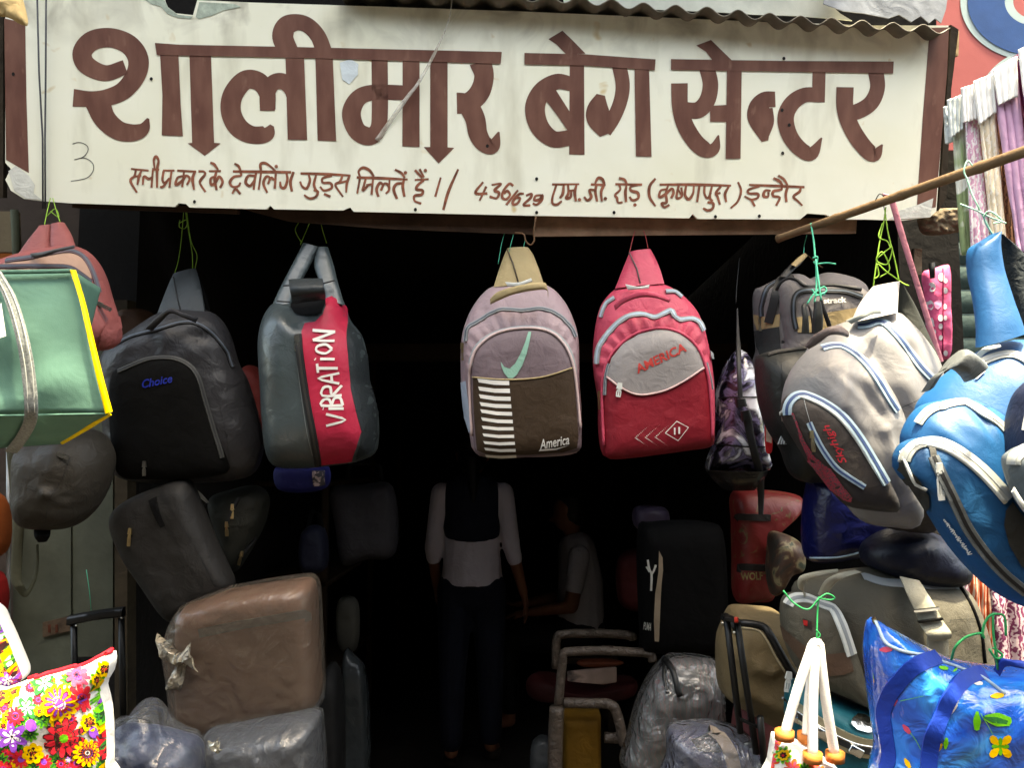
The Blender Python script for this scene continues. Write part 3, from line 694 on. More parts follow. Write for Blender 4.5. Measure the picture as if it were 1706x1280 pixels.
# red and blue banner of the next shop
bn = Thing('banner', 'faded red banner with a huge pale edged blue letter at upper right', 'banner', 1680, 250, 2.55)
red_b = fab('banner_red', (.44, .15, .145), .7, var=.15, scale=3, bump=.04); blue_b = fab('banner_blue', (.04, .11, .27), .7, var=.2, bump=.04); pale_b = fab('banner_pale', (.42, .50, .50), .7, var=.1, bump=.04)
tquad(bn, 'banner_sheet', [(1540, -120), (1900, -120), (1900, 250), (1540, 250)], 0, red_b, .01)
def ring(cx, cy, r0, r1, z, mat, nm, ky=1.0):
    V = []; Fc = []; n = 72
    for k in range(n):
        a = 2*math.pi*k/n
        for r_ in (r0, r1): V.append(bn.L(cx+r_*math.cos(a), cy+r_*ky*math.sin(a), z))
    for k in range(n): Fc.append((2*k, 2*k+1, 2*((k+1) % n)+1, 2*((k+1) % n)))
    mesh(nm, V, Fc, mat, bn.o, False)
ring(1724, 2, 36, 124, .002, pale_b, 'letter_outline', .80); ring(1724, 2, 50, 112, .004, blue_b, 'letter_fill', .80)
ring(1734, 176, 36, 106, .0026, pale_b, 'letter_outline', .9); ring(1734, 176, 50, 95, .0046, blue_b, 'letter_fill', .9)
# bamboo pole carrying the bags at the right
bam = fab('bamboo', (.21, .14, .08), .6, var=.25, scale=14)
pa, pb = CP(1296, 398, 2.24), CP(1790, 223, 1.62)
po = empty('bamboo_pole', pa); tag(po, 'weathered bamboo pole slanting out from under the sign', 'pole')
n = 40; pts = [(pb-pa)*(i/n) for i in range(n+1)]
tube('cane', pts, [.0098+.0022*(i/n)+(.0016 if i % 10 == 0 else 0) for i in range(n+1)], bam, po, 12)
def hookw(T, x, y, dz, L_=30):
    return [(x-4, y+L_*.5, dz), (x-7, y+2, dz), (x, y-9, dz), (x+8, y-2, dz), (x+6, y+8, dz-.01), (x+10, y+L_, dz)]
# ================================================================ hung backpacks
G = 'backpacks hung along the shop front'
# ---- mauve and brown backpack with stripes
e = Z(760, 400, 3.368)
T = Thing('backpack', 'mauve and brown backpack with white stripes and green tick mark', 'backpack', 880, 764, 2.27, G)
mauve = fab('mauve_satin', (.40, .31, .33), .42, var=.1, bump=.4); mauve_d = fab('mauve_matt', (.20, .155, .17), .5, var=.1); khaki = fab('khaki', (.42, .34, .20), .6, var=.1)
choc = fab('brown_cloth', (.065, .040, .020), .6, var=.12); pinkpipe = sol('pink_piping', (.58, .46, .45))
bd = Puff(T, 'body', e((215, 258), (150, 300), (90, 380), (50, 470), (30, 560), (25, 700), (35, 900), (75, 1090), (95, 1180), (180, 1215), (400, 1215), (640, 1200), (695, 1170), (705, 1000), (692, 780), (686, 560), (655, 440), (600, 335), (510, 255), (360, 235)), mauve, 0, .075, .06, amp=.005, seed=1, folds=[(800, 500, 812, 545, -.008, .010), (935, 490, 950, 540, -.008, .01)])
md = Puff(T, 'main_compartment', e((45, 540), (60, 480), (120, 445), (190, 400), (260, 378), (370, 385), (480, 374), (570, 405), (640, 470), (676, 540), (686, 700), (695, 1000), (700, 1150), (640, 1205), (400, 1220), (180, 1218), (105, 1190), (85, 1050), (60, 850), (42, 680)), mauve, .05, .055, amp=.005, seed=2, pucker=(38, .0045, .6, .97), p=5)
md.zipper(e((40, 560), (48, 500), (110, 460), (185, 408), (260, 385), (370, 392), (480, 382), (565, 415), (635, 480), (668, 545)), .011, zip_grey)
fp = Puff(T, 'front_pocket', e((78, 760), (72, 690), (100, 600), (170, 535), (260, 498), (380, 480), (490, 488), (565, 520), (625, 585), (657, 660), (674, 760), (688, 900), (702, 1060), (702, 1150), (670, 1190), (400, 1220), (180, 1220), (110, 1195), (95, 1110), (84, 930)), mauve_d, .085, .045, amp=.002, seed=3, p=7, q=2)
fp.ribbon('zipper', e((82, 700), (108, 602), (175, 540), (262, 503), (380, 486), (488, 493), (560, 525), (618, 588), (650, 662), (664, 740)), .011, zip_grey, .002)
fp.piping(e((96, 1100), (86, 930), (82, 760), (92, 680), (120, 612), (185, 552), (265, 517), (380, 500), (484, 508), (552, 538), (606, 596), (640, 668), (660, 760), (676, 900), (690, 1060)), .0035, pinkpipe, .004)
fp.patch('lower_panel', e((97, 768), (250, 782), (400, 779), (520, 760), (652, 716), (668, 900), (684, 1100), (676, 1165), (600, 1190), (400, 1204), (190, 1204), (120, 1180), (108, 1060), (98, 900)), choc, .002)
fp.piping(e((97, 770), (250, 783), (400, 780), (520, 761), (652, 717)), .002, khaki, .003)
yl = (775, 822, 866, 910, 950, 995, 1042, 1085, 1128, 1163, 1200); yr = (790, 835, 880, 922, 966, 1010, 1050, 1093, 1132, 1170, 1202)
for i in range(11):
    a, b_ = 122+4*i, 297+4*i; th = 25-1.1*i; tl = 24-1.1*i
    fp.patch('stripe', e((a, yl[i]), ((a+b_)/2, (yl[i]+yr[i])/2+5), (b_, yr[i]), (b_+1, yr[i]+th), ((a+b_)/2+4, (yl[i]+yr[i])/2+5+th), (a+8, yl[i]+tl)), white_print, .0034)
fp.patch('emblem', e((405, 517), (421, 517), (412, 570), (395, 640), (370, 705), (340, 757), (318, 776), (292, 775), (268, 745), (255, 712), (250, 683), (270, 713), (300, 722), (330, 695), (360, 640), (385, 580)), fab('mint_print', (.28, .46, .38), .6, var=.1), .0026)
fp.text('lettering', 'America', e((470, 1172))[0], e((636, 1142))[0], 15, white_print, .35, .0035, bold=.012)
fp.patch('underline', e((462, 1182), (470, 1172), (560, 1166), (632, 1150), (560, 1174)), white_print, .0035)
md.pull(*e((34, 590))[0], .028, 3, brass); fp.pull(*e((76, 848))[0], .026, 3, brass)
bd.patch('side_pocket', e((30, 800), (60, 790), (84, 900), (88, 1060), (78, 1084), (50, 1000)), fab('pale_blue_cloth', (.45, .52, .62), .6), .003)
band(T, 'handle', [(*e((190, 330), (192, 362)), .10), (*e((232, 292), (240, 338)), .125), (*e((320, 262), (322, 305)), .145), (*e((420, 243), (425, 284)), .15), (*e((495, 240), (508, 282)), .14), (*e((512, 272), (516, 335)), .11)], khaki, .01, .004)
band(T, 'shoulder_strap', [(*e((210, 265), (492, 250)), .02), (*e((240, 170), (462, 160)), .0), (*e((268, 90), (432, 85)), -.02), (*e((288, 46), (404, 42)), -.03)], khaki, .016, .008)
tube('seam', [Vector(T.L(*q, z)) for q, z in zip(e((286, 52), (318, 130), (348, 235)), (-.008, .012, .034))], .0022, sol('seam_dark', (.12, .09, .06)), T.o, 6)
band(T, 'webbing_tab', [(*e((275, 236), (290, 262)), .05), (*e((350, 238), (352, 258)), .06), (*e((420, 214), (428, 232)), .055)], zip_white, .004, .001)
twine(T, 'hanging_string', [[(848, 420, -.01), (852, 404, -.01), (860, 372, -.02)], [(872, 414, -.02), (874, 395, -.02), (862, 372, -.02)], [(830, 440, -.01), (836, 405, -.02), (846, 372, -.02)]], twine_teal, .0009)
# ---- red backpack
f_ = Z(975, 400, 3.369)
T = Thing('backpack', 'crimson backpack with grey arched pocket panel and white diamond print', 'backpack', 1100, 764, 2.27, G)
pink = fab('pink_satin', (.55, .10, .16), .42, var=.1, bump=.45); crim = fab('crimson_cloth', (.27, .016, .035), .5, var=.12); grey_s = fab('grey_satin', (.30, .28, .275), .38, var=.08)
bd = Puff(T, 'body', f_((185, 268), (120, 320), (78, 390), (52, 520), (42, 650), (48, 760), (70, 900), (72, 1050), (90, 1190), (140, 1225), (300, 1215), (500, 1190), (690, 1165), (720, 1120), (722, 850), (706, 690), (690, 600), (660, 480), (615, 385), (530, 300), (440, 250), (310, 240)), pink, 0, .075, .06, amp=.005, seed=5)
md = Puff(T, 'main_compartment', f_((48, 660), (62, 590), (120, 505), (200, 432), (290, 405), (380, 425), (440, 400), (480, 386), (515, 436), (600, 434), (648, 462), (668, 520), (690, 640), (712, 800), (720, 1100), (690, 1160), (500, 1192), (200, 1226), (110, 1205), (88, 1000), (75, 860), (52, 760)), pink, .05, .055, amp=.006, seed=6, pucker=(30, .006, .58, .97), p=5)
md.zipper(f_((46, 690), (62, 600), (122, 512), (202, 440), (290, 412), (376, 430), (440, 406), (478, 394), (512, 442), (598, 440), (640, 465), (660, 510)), .016, zip_grey, zip_blue)
bd.zipper(f_((64, 420), (100, 370), (165, 325)), .012, zip_grey, zip_blue); bd.zipper(f_((450, 290), (500, 292), (540, 322)), .012, zip_grey, zip_blue)
fp = Puff(T, 'front_pocket', f_((94, 860), (104, 740), (135, 655), (185, 590), (262, 530), (350, 500), (440, 490), (530, 512), (600, 560), (648, 622), (680, 705), (704, 820), (720, 1000), (722, 1130), (692, 1162), (500, 1194), (200, 1230), (120, 1220), (98, 1170), (94, 1000)), crim, .085, .045, amp=.002, seed=7, p=7, q=2)
fp.piping(f_((112, 1150), (106, 1000), (102, 860), (112, 750), (143, 664), (194, 600), (268, 542), (352, 512), (440, 503), (524, 524), (592, 570), (638, 630), (668, 708), (692, 820), (706, 1000), (710, 1110)), .004, pink, .004)
fp.patch('grey_panel', f_((124, 765), (128, 730), (152, 662), (212, 586), (302, 532), (400, 508), (480, 510), (556, 536), (616, 590), (654, 662), (662, 714), (580, 773), (480, 828), (390, 857), (290, 866), (200, 823)), grey_s, .002)
fp.piping(f_((124, 768), (200, 828), (290, 868), (390, 860), (480, 831), (580, 776), (662, 718)), .0024, sol('pale_pink', (.62, .45, .44)), .003)
fp.text('lettering', 'AMERICA', f_((292, 750))[0], f_((568, 622))[0], 14, fab('coral_print', (.52, .075, .065), .6), .12, .0035, bold=.025)
fp.zipper(f_((672, 690), (692, 770), (706, 840)), .012, zip_grey); fp.zipper(f_((96, 870), (104, 760), (122, 690)), .008, zip_grey)
dots = []
for sx_ in (0, 57, 112):
    for sg_ in (-1, 1):
        for k in range(11):
            x, y = 280+sx_+k*7.2*(1.1 if sg_ < 0 else .95), 1110-sx_*.03+sg_*k*(7.0 if sg_ < 0 else 4.5); r_ = 4.2*(1-k/12)
            dots.append(f_((x-r_, y), (x, y-r_), (x+r_, y), (x, y+r_)))
tag(fp.patch('dotted_chevrons', dots, white_print, .003, cell=.05), kind='stuff')
dm = f_((448, 1084), (512, 1018), (578, 1052), (520, 1125))
fp.strokes('diamond_print', [[dm[i], dm[(i+1) % 4]] for i in range(4)], 1.1, white_print, .003)
fp.strokes('bar_print', [f_((501, 1054), (501, 1092)), f_((526, 1050), (526, 1088))], 2.6, white_print, .003)
fp.pull(*f_((192, 815))[0], .018, -8, zip_white, .013); fp.pull(*f_((78, 860))[0], .03, 2, brass)
band(T, 'handle', [(*f_((160, 365), (168, 396)), .10), (*f_((215, 320), (225, 352)), .13), (*f_((310, 285), (315, 322)), .15), (*f_((400, 298), (405, 328)), .145), (*f_((478, 330), (470, 352)), .11)], pink, .01, .004)
band(T, 'shoulder_strap', [(*f_((168, 272), (443, 246)), .02), (*f_((200, 190), (420, 170)), .0), (*f_((232, 110), (388, 95)), -.02), (*f_((250, 66), (364, 52)), -.03)], pink, .016, .008)
tube('seam', [Vector(T.L(*q, z)) for q, z in zip(f_((248, 72), (290, 160), (308, 240)), (-.008, .014, .034))], .0022, sol('seam_grey', (.16, .12, .12)), T.o, 6)
band(T, 'webbing_tab', [(*f_((225, 248), (240, 282)), .05), (*f_((300, 262), (304, 276)), .06), (*f_((360, 250), (356, 272)), .055)], zip_white, .004, .001)
bd.patch('side_ring', f_((688, 622), (704, 640), (708, 672), (698, 668), (690, 648)), zip_grey, .008)
twine(T, 'hanging_string', [[(1048, 424, -.01), (1054, 398, -.02), (1058, 384, -.02)], [(1080, 416, -.02), (1076, 396, -.02), (1072, 384, -.02)]], sol('twine_red', (.35, .06, .06)), .0012)
# ---- grey and red leather backpack with white scrawl
d_ = Z(430, 390, 3.2)
T = Thing('backpack', 'grey leatherette backpack with red panel and white vertical lettering', 'backpack', 530, 778, 2.27, G)
teal = fab('grey_leatherette', (.085, .105, .11), .32, var=.15, bump=.3, spec=.5, coat=.08); teal_d = fab('dark_leatherette', (.04, .048, .052), .36, var=.12)
redp = fab('red_leatherette', (.48, .035, .085), .42, var=.08, bump=.3)
bd = Puff(T, 'body', d_((110, 360), (62, 410), (34, 480), (20, 570), (24, 700), (34, 850), (42, 1000), (62, 1170), (105, 1238), (200, 1250), (330, 1242), (480, 1225), (560, 1205), (628, 1165), (645, 1080), (640, 960), (612, 850), (592, 780), (582, 650), (552, 540), (495, 465), (468, 390), (430, 325), (345, 360), (250, 372), (165, 368)), teal, 0, .15, .06, p=3.2, amp=.006, fr=8, seed=11, folds=[(*d_((85, 380))[0], *d_((165, 520))[0], .02, .025), (*d_((130, 380))[0], *d_((200, 480))[0], -.018, .018)])
bd.patch('side_panel', d_((482, 470), (545, 545), (572, 650), (580, 780), (606, 860), (630, 960), (634, 1080), (615, 1150), (520, 1205), (545, 1120), (552, 1055), (524, 950), (494, 820), (480, 640)), teal_d, .0015)
bd.patch('red_panel', d_((362, 345), (428, 330), (460, 390), (474, 480), (476, 640), (490, 820), (520, 950), (548, 1055), (522, 1140), (498, 1212), (335, 1232), (302, 1050), (266, 800), (236, 560), (232, 520), (250, 476), (305, 470), (345, 430), (362, 385)), redp, .002)
bd.zipper(d_((213, 535), (226, 660), (242, 780), (268, 930), (296, 1080), (322, 1236)), .018, zip_black, sol('zip_brown', (.05, .045, .04)))
bd.strokes('stitching', [d_((206, 640), (218, 760), (234, 880), (262, 1060), (290, 1180))], .9, sol('stitch_grey', (.28, .30, .30)), .002)
bd.pull(*d_((211, 552))[0], .022, -2, steel, .012)
glyph = {'V': [[(0, 1), (.5, 0), (1, 1)]], 'i': [[(.5, 0), (.5, .72)], [(.45, .95), (.55, .99)]], 'B': [[(0, 0), (0, 1), (.7, .9), (.75, .65), (.1, .52), (.85, .4), (.9, .12), (0, 0)]], 'R': [[(0, 0), (0, 1), (.75, .95), (.8, .6), (.05, .5), (.95, 0)]], 'A': [[(0, 0), (.5, 1), (1, 0)], [(.2, .35), (.85, .38)]], 'T': [[(.5, 0), (.5, 1)], [(0, .95), (1, 1)]], 'O': [[(.5, 0), (.05, .4), (.3, .95), (.8, .9), (.98, .4), (.5, 0)]], 'N': [[(0, 0), (.1, 1)], [(.1, 1), (.85, 0)], [(.85, 0), (1, 1)]]}
lay = [('V', 1022, 960, 362, 462), ('i', 938, 925, 345, 455), ('B', 915, 872, 340, 450), ('R', 862, 806, 345, 445), ('A', 798, 742, 325, 432), ('T', 740, 692, 318, 425), ('i', 682, 655, 305, 410), ('O', 642, 590, 312, 398), ('N', 575, 518, 300, 410)]
lines = []
for ch, ya, yb, xa, xb in lay:
    for g in glyph[ch]: lines.append(d_(*[(xb+(xa-xb)*q[1]+(ya-960)*.015, ya+(yb-ya)*q[0]) for q in g]))
bd.strokes('lettering', lines, 4.2, white_print, .0035)
band(T, 'shoulder_strap', [(*d_((72, 392), (172, 372)), .05), (*d_((120, 285), (205, 300)), .03), (*d_((190, 150), (278, 165)), .0), (*d_((242, 48), (330, 72)), -.02)], teal, .016, .006)
band(T, 'shoulder_strap', [(*d_((350, 345), (462, 380)), .05), (*d_((325, 250), (425, 260)), .03), (*d_((300, 165), (400, 160)), .005), (*d_((318, 72), (372, 70)), -.02)], teal, .016, .006)
bd.patch('handle_shade_patch', d_((176, 320), (356, 305), (362, 370), (340, 428), (262, 442), (196, 428), (172, 395)), black_cloth, .004)  # black patch paints the dark recess under the handle
band(T, 'handle', [(*d_((172, 268), (340, 262)), .115), (*d_((164, 242), (342, 237)), .15), (*d_((168, 285), (348, 276)), .18), (*d_((178, 335), (358, 316)), .175), (*d_((185, 370), (358, 350)), .13)], teal_d, .01, .004)
for ln in (((100, 358), (170, 362)), ((135, 275), (210, 272)), ((330, 268), (408, 246))):
    tube('seam', [Vector(T.L(*q, .075)) for q in d_(*ln)], .002, zip_black, T.o, 5)
twine(T, 'hanging_string', [[(500, 408, -.02), (510, 385, -.03), (520, 362, -.03)], [(544, 405, -.02), (538, 385, -.03), (532, 362, -.03)], [(502, 404, -.02), (492, 382, -.03), (505, 362, -.04)]], twine_green, .0011)
# ---- dark grey backpack with blue stitching
c_ = Z(160, 430, 3.2)
T = Thing('backpack', 'dark charcoal backpack with blue stitched word and grey top', 'backpack', 310, 805, 2.32, G)
char = fab('charcoal_satin', (.045, .044, .048), .36, var=.12, bump=.4); char_d = fab('charcoal_cloth', (.008, .0075, .007), .75, var=.15, spec=.12)
bd = Puff(T, 'body', c_((330, 300), (250, 350), (100, 455), (45, 520), (36, 620), (55, 900), (100, 1140), (250, 1195), (500, 1200), (740, 1185), (850, 1140), (892, 1010), (866, 850), (810, 660), (760, 560), (715, 410), (650, 310), (560, 275), (420, 270)), char, 0, .10, .06, amp=.008, seed=14, folds=[(*c_((470, 400))[0], *c_((600, 430))[0], -.02, .015), (*c_((90, 480))[0], *c_((240, 440))[0], .014, .018), (*c_((300, 420))[0], *c_((420, 410))[0], .012, .03)])
bd.zipper(c_((90, 470), (200, 415), (330, 380), (450, 345), (540, 350), (620, 400), (690, 490), (740, 580)), .012, zip_black)
fp = Puff(T, 'front_pocket', c_((100, 610), (150, 570), (250, 535), (360, 520), (450, 527), (520, 560), (570, 625), (610, 760), (660, 930), (705, 1080), (690, 1150), (500, 1178), (280, 1180), (125, 1150), (85, 900), (82, 700)), char_d, .075, .05, amp=.003, seed=15, p=6)
fp.zipper(c_((120, 605), (260, 548), (360, 534), (445, 541), (508, 572), (553, 635), (594, 770), (642, 930), (684, 1070)), .012, sol('zip_olive', (.06, .06, .055)), zip_black)
fp.text('lettering', 'Choice', c_((250, 694))[0], c_((412, 662))[0], 13, fab('blue_thread', (.008, .03, .28), .5), .35, .003, bold=.02)
bd.patch('side_pocket', c_((650, 730), (740, 720), (850, 850), (870, 1000), (840, 1100), (720, 1110), (700, 950)), char, .004)
fp.pull(*c_((262, 1095))[0], .02, 0, steel)
band(T, 'handle', [(*c_((262, 378), (300, 388)), .09), (*c_((320, 318), (345, 342)), .12), (*c_((392, 268), (398, 295)), .14), (*c_((470, 290), (465, 318)), .135), (*c_((545, 318), (530, 345)), .11)], char, .008, .003)
band(T, 'shoulder_strap', [(*c_((328, 302), (580, 288)), .02), (*c_((358, 222), (566, 200)), .0), (*c_((390, 140), (548, 120)), -.02), (*c_((415, 86), (530, 56)), -.03)], fab('slate_strap', (.075, .085, .092), .6), .016, .008)
tube('seam', [Vector(T.L(*q, z)) for q, z in zip(c_((412, 100), (428, 190), (452, 285)), (-.006, .012, .034))], .002, zip_black, T.o, 5)
band(T, 'back_strap', [(*c_((575, 270), (612, 285)), -.05), (*c_((560, 170), (580, 170)), -.05), (*c_((530, 60), (545, 75)), -.05)], char_d, .008, .002)
twine(T, 'hanging_string', [[(291, 455, -.03), (297, 435, -.03), (302, 400, -.04), (306, 352, -.06)], [(325, 447, -.03), (328, 425, -.03), (318, 400, -.04), (311, 352, -.06)], [(321, 447, -.03), (320, 420, -.03), (314, 385, -.05), (309, 352, -.06)], [(298, 372, -.05), (312, 366, -.05), (309, 380, -.05), (299, 378, -.05), (300, 366, -.05)]], twine_green, .0013)
# ---- dusty pink backpack behind the green tote
a_ = Z(0, 330, 3.5556)
T = Thing('backpack', 'dusty pink backpack half hidden behind the green tote bag', 'backpack', 100, 590, 2.0, G)
dpink = fab('dusty_pink', (.30, .105, .10), .5, var=.12, bump=.5); dbeige = fab('dusty_beige', (.40, .27, .21), .55, var=.1)
bd = Puff(T, 'body', a_((-40, 420), (60, 365), (180, 325), (320, 300), (440, 285), (535, 330), (610, 440), (660, 600), (705, 750), (705, 850), (600, 905), (300, 905), (-40, 900)), dpink, 0, .10, .06, amp=.007, seed=18)
bd.patch('top_panel', a_((-10, 405), (60, 372), (200, 340), (330, 322), (420, 318), (470, 345), (520, 400), (560, 480), (500, 470), (400, 430), (200, 425), (0, 430)), dbeige, .002)
bd.zipper(a_((40, 375), (200, 352), (330, 325), (420, 318), (490, 350), (570, 430), (630, 560)), .012, sol('zip_plum', (.13, .09, .11)))
bd.zipper(a_((-20, 408), (120, 405), (260, 405), (400, 410), (470, 445), (540, 500)), .010, sol('zip_plum', (.13, .09, .11)))
bd.patch('side_pocket', a_((590, 840), (700, 700), (712, 770), (700, 850), (595, 900)), dpink, .006); bd.pull(*a_((590, 625))[0], .022, 62, steel)
bd.strokes('seam', [a_((575, 650), (625, 735)), a_((585, 640), (635, 725))], 1.2, sol('zip_plum', (.13, .09, .11)), .003)
band(T, 'handle', [(*a_((185, 328), (200, 352)), .09), (*a_((260, 318), (262, 345)), .12), (*a_((340, 300), (342, 318)), .12), (*a_((440, 280), (440, 296)), .09)], sol('handle_grey', (.12, .12, .125)), .008, .003)
band(T, 'shoulder_strap', [(*a_((105, 345), (300, 310)), .03), (*a_((170, 250), (298, 240)), .01), (*a_((235, 170), (312, 160)), -.01)], dpink, .014, .006)
band(T, 'shoulder_strap', [(*a_((300, 312), (445, 290)), .03), (*a_((302, 230), (418, 215)), .01), (*a_((305, 160), (378, 145)), -.01)], dpink, .014, .006)
twine(T, 'hanging_string', [[(74, 375, -.01), (78, 355, -.03), (84, 330, -.05)], [(100, 370, -.01), (94, 352, -.03), (88, 330, -.05)], [(78, 360, -.03), (92, 348, -.03), (98, 362, -.03), (84, 352, -.03)]], twine_green, .0011)
# ---- green tote with yellow piping: three faces
T = Thing('tote_bag', 'large sea green tote with yellow piping and grey webbing strap', 'tote bag', 60, 740, 1.62)
gcan = fab('green_canvas', (.13, .245, .195), .75, var=.08, bump=.5, bscale=10); yel = fab('yellow_piping', (.82, .62, .012), .5, var=.08); web = pattern('grey_webbing', [(.35, (.11, .12, .11)), (.65, (.21, .22, .21))], 260, .8, 0, 'noise')
def facegrid(name, cs, mat, nx=26, ny=26, amp=.01, fr=9, bul=.01, seed=0, parent=None):
    """a soft panel between four local corners (bl, br, tr, tl)"""
    bl, br, tr, tl = [Vector(q) for q in cs]; nn = (br-bl).cross(tl-bl).normalized(); V = []; Fc = []
    for j in range(ny+1):
        for i in range(nx+1):
            x, y = i/nx, j/ny; p = bl.lerp(br, x).lerp(tl.lerp(tr, x), y); ed = 16*x*(1-x)*y*(1-y)
            V.append(p+nn*(bul*ed+amp*min(1, ed*2)*noise.noise(Vector((p.x*fr, p.y*fr, p.z*fr+seed)))))
    for j in range(ny):
        for i in range(nx): a = j*(nx+1)+i; Fc.append((a, a+1, a+nx+2, a+nx+1))
    o = mesh(name, V, Fc, mat, parent or T.o); o.modifiers.new('t', 'SOLIDIFY').thickness = .003; return o
Lq = lambda q, z: T.L(q[0], q[1], z)
fr_bl, fr_br, fr_tr, fr_tl = Lq((-170, 694), .08), Lq((184, 688), .06), Lq((121, 452), 0), Lq((-170, 452), .02)
bk_br, bk_bl, bk_tr = Lq((100, 738), -.14), Lq((-170, 756), -.14), Lq((166, 480), -.16)
front = facegrid('front_panel', (fr_bl, fr_br, fr_tr, fr_tl), gcan, amp=.022, fr=9, bul=.02, seed=3)
facegrid('bottom_panel', (bk_bl, bk_br, fr_br, fr_bl), gcan, amp=.006, seed=5)
facegrid('side_panel', (fr_br, bk_br, bk_tr, fr_tr), gcan, amp=.008, seed=6, bul=-.02)
facegrid('back_panel', (bk_br, bk_bl, Lq((-170, 470), -.18), bk_tr), gcan, amp=.004)
band(T, 'piping', [((117, 450), (126, 450), .012), ((133, 500), (142, 504), .03), ((146, 560), (155, 560), .05), ((160, 625), (170, 622), .062), ((176, 690), (187, 686), .066)], yel, .006, .003)
band(T, 'piping', [((178, 680), (186, 692), .06), ((140, 704), (146, 717), -.02), ((100, 732), (104, 741), -.13)], yel, .006, .002)
band(T, 'top_hem', [((-170, 450), (-170, 457), .02), ((0, 450), (0, 457), .024), ((120, 448), (121, 455), .008)], gcan, .006, .002)
st = band(T, 'webbing_strap', [((-16, 448), (2, 452), .04), ((8, 500), (27, 496), .075), ((26, 560), (46, 556), .10), ((36, 620), (58, 618), .105), ((41, 690), (63, 690), .10), ((30, 722), (50, 726), .02), ((8, 752), (28, 756), -.10)], web, .004, .001)
for dx in (6, 17):
    twine(T, 'strap_stitching', [[(-15+dx*.8, 450, .048), (8+dx, 500, .083), (26+dx, 560, .108), (37+dx, 620, .113), (41+dx, 688, .108)]], sol('stitch_white', (.55, .55, .50)), .0008, st)
band(T, 'white_label', [((-20, 540), (2, 505), .09), ((-16, 570), (10, 560), .098)], white_print, .002, .001)
# ================================================================ right side
h_ = Z(1170, 420, 3.2)
T = Thing('backpack', 'grey and beige travel backpack with white lettering behind the silver one', 'backpack', 1350, 640, 2.35, G)
gsl = fab('warm_grey', (.19, .175, .175), .6, var=.1, bump=.4); bei = fab('beige_cloth', (.36, .28, .16), .6, var=.1); mesh_g = fab('mesh_grey', (.045, .05, .05), .7)
bd = Puff(T, 'body', h_((282, 205), (330, 178), (420, 132), (500, 118), (560, 146), (650, 112), (760, 128), (835, 160), (868, 215), (890, 400), (890, 660), (310, 660), (292, 520), (278, 320)), gsl, 0, .09, .08, amp=.004, seed=21, p=5)
bd.patch('lower_side', h_((285, 420), (410, 400), (425, 560), (430, 640), (312, 640), (294, 520)), mesh_g, .003)
bd.patch('beige_side', h_((288, 330), (330, 345), (415, 330), (412, 398), (288, 418)), bei, .0025)
bd.zipper(h_((310, 345), (322, 270), (350, 190), (420, 140)), .014, zip_black); bd.pull(*h_((306, 355))[0], .022, 0, steel)
bd.ribbon('side_strap', h_((355, 380), (378, 290), (400, 200), (440, 120)), .024, zip_black, .006)
fp = Puff(T, 'front_pocket', h_((396, 260), (402, 175), (450, 136), (500, 140), (560, 180), (700, 175), (850, 195), (890, 300), (890, 640), (440, 640), (428, 480), (418, 400)), gsl, .07, .05, amp=.003, seed=22, p=6)
fp.piping(h_((432, 500), (424, 400), (402, 262), (410, 182), (452, 145), (500, 150), (560, 186), (700, 182), (845, 202)), .0045, zip_black, .002)
fp.zipper(h_((500, 410), (486, 330), (492, 240), (540, 205), (640, 208), (760, 212), (850, 240)), .014, zip_black)
fp.patch('beige_panel', h_((494, 350), (560, 342), (700, 318), (830, 296), (850, 430), (510, 430)), bei, .0025)
fp.text('lettering', 'strack', h_((645, 275))[0], h_((766, 268))[0], 8.5, white_print, 0, .0035, bold=.03)
band(T, 'top_strap', [(*h_((410, 130), (450, 135)), .06), (*h_((450, 85), (490, 95)), .04), (*h_((500, 40), (530, 60)), .02), (*h_((540, 8), (560, 18)), .0)], zip_black, .006, .002)
band(T, 'webbing', [(*h_((472, 68), (500, 80)), .05), (*h_((510, 30), (535, 48)), .03), (*h_((545, 5), (560, 22)), .01)], bei, .006, .002)
band(T, 'wire_hanger', [(*h_((555, 8), (558, 14)), 0), (*h_((600, 50), (602, 58)), .01), (*h_((640, 80), (640, 86)), .01)], ir, .004, .001)
twine(T, 'hanging_string', [[(1339, 424, .0), (1340, 408, -.02), (1344, 392, -.04)]], twine_teal, .0012)
# ---- small black backpack
T = Thing('backpack', 'small plain black backpack tied with teal string in front of the grey one', 'backpack', 1330, 800, 2.12, G)
blk = fab('black_leatherette', (.030, .032, .031), .4, var=.12, bump=.25)
bd = Puff(T, 'body', h_((283, 580), (300, 552), (360, 528), (450, 515), (560, 505), (640, 540), (680, 700), (680, 1180), (640, 1230), (520, 1220), (460, 1170), (420, 1060), (345, 940), (300, 800), (285, 680)), blk, 0, .11, .05, amp=.004, seed=24)
bd.strokes('seam', [h_((300, 560), (420, 540), (550, 520)), h_((420, 545), (425, 700), (445, 850), (470, 1000))], 1.0, black_plastic, .002)
bd.zipper(h_((330, 545), (400, 515), (480, 490), (560, 470)), .010, zip_black, sol('zip_brown', (.05, .045, .04)))
band(T, 'handle', [(*h_((530, 430), (570, 435)), .06), (*h_((535, 350), (565, 350)), .06), (*h_((530, 285), (555, 290)), .05), (*h_((560, 280), (575, 300)), .04), (*h_((580, 360), (600, 365)), .05), (*h_((585, 430), (605, 430)), .06)], blk, .006, .002)
band(T, 'handle', [(*h_((590, 430), (640, 430)), .08), (*h_((592, 340), (642, 340)), .085), (*h_((598, 265), (632, 262)), .08)], blk, .008, .003)
band(T, 'strap', [(*h_((625, 255), (638, 252)), .05), (*h_((645, 330), (665, 325)), .05), (*h_((668, 400), (690, 395)), .04)], zip_black, .006, .002)
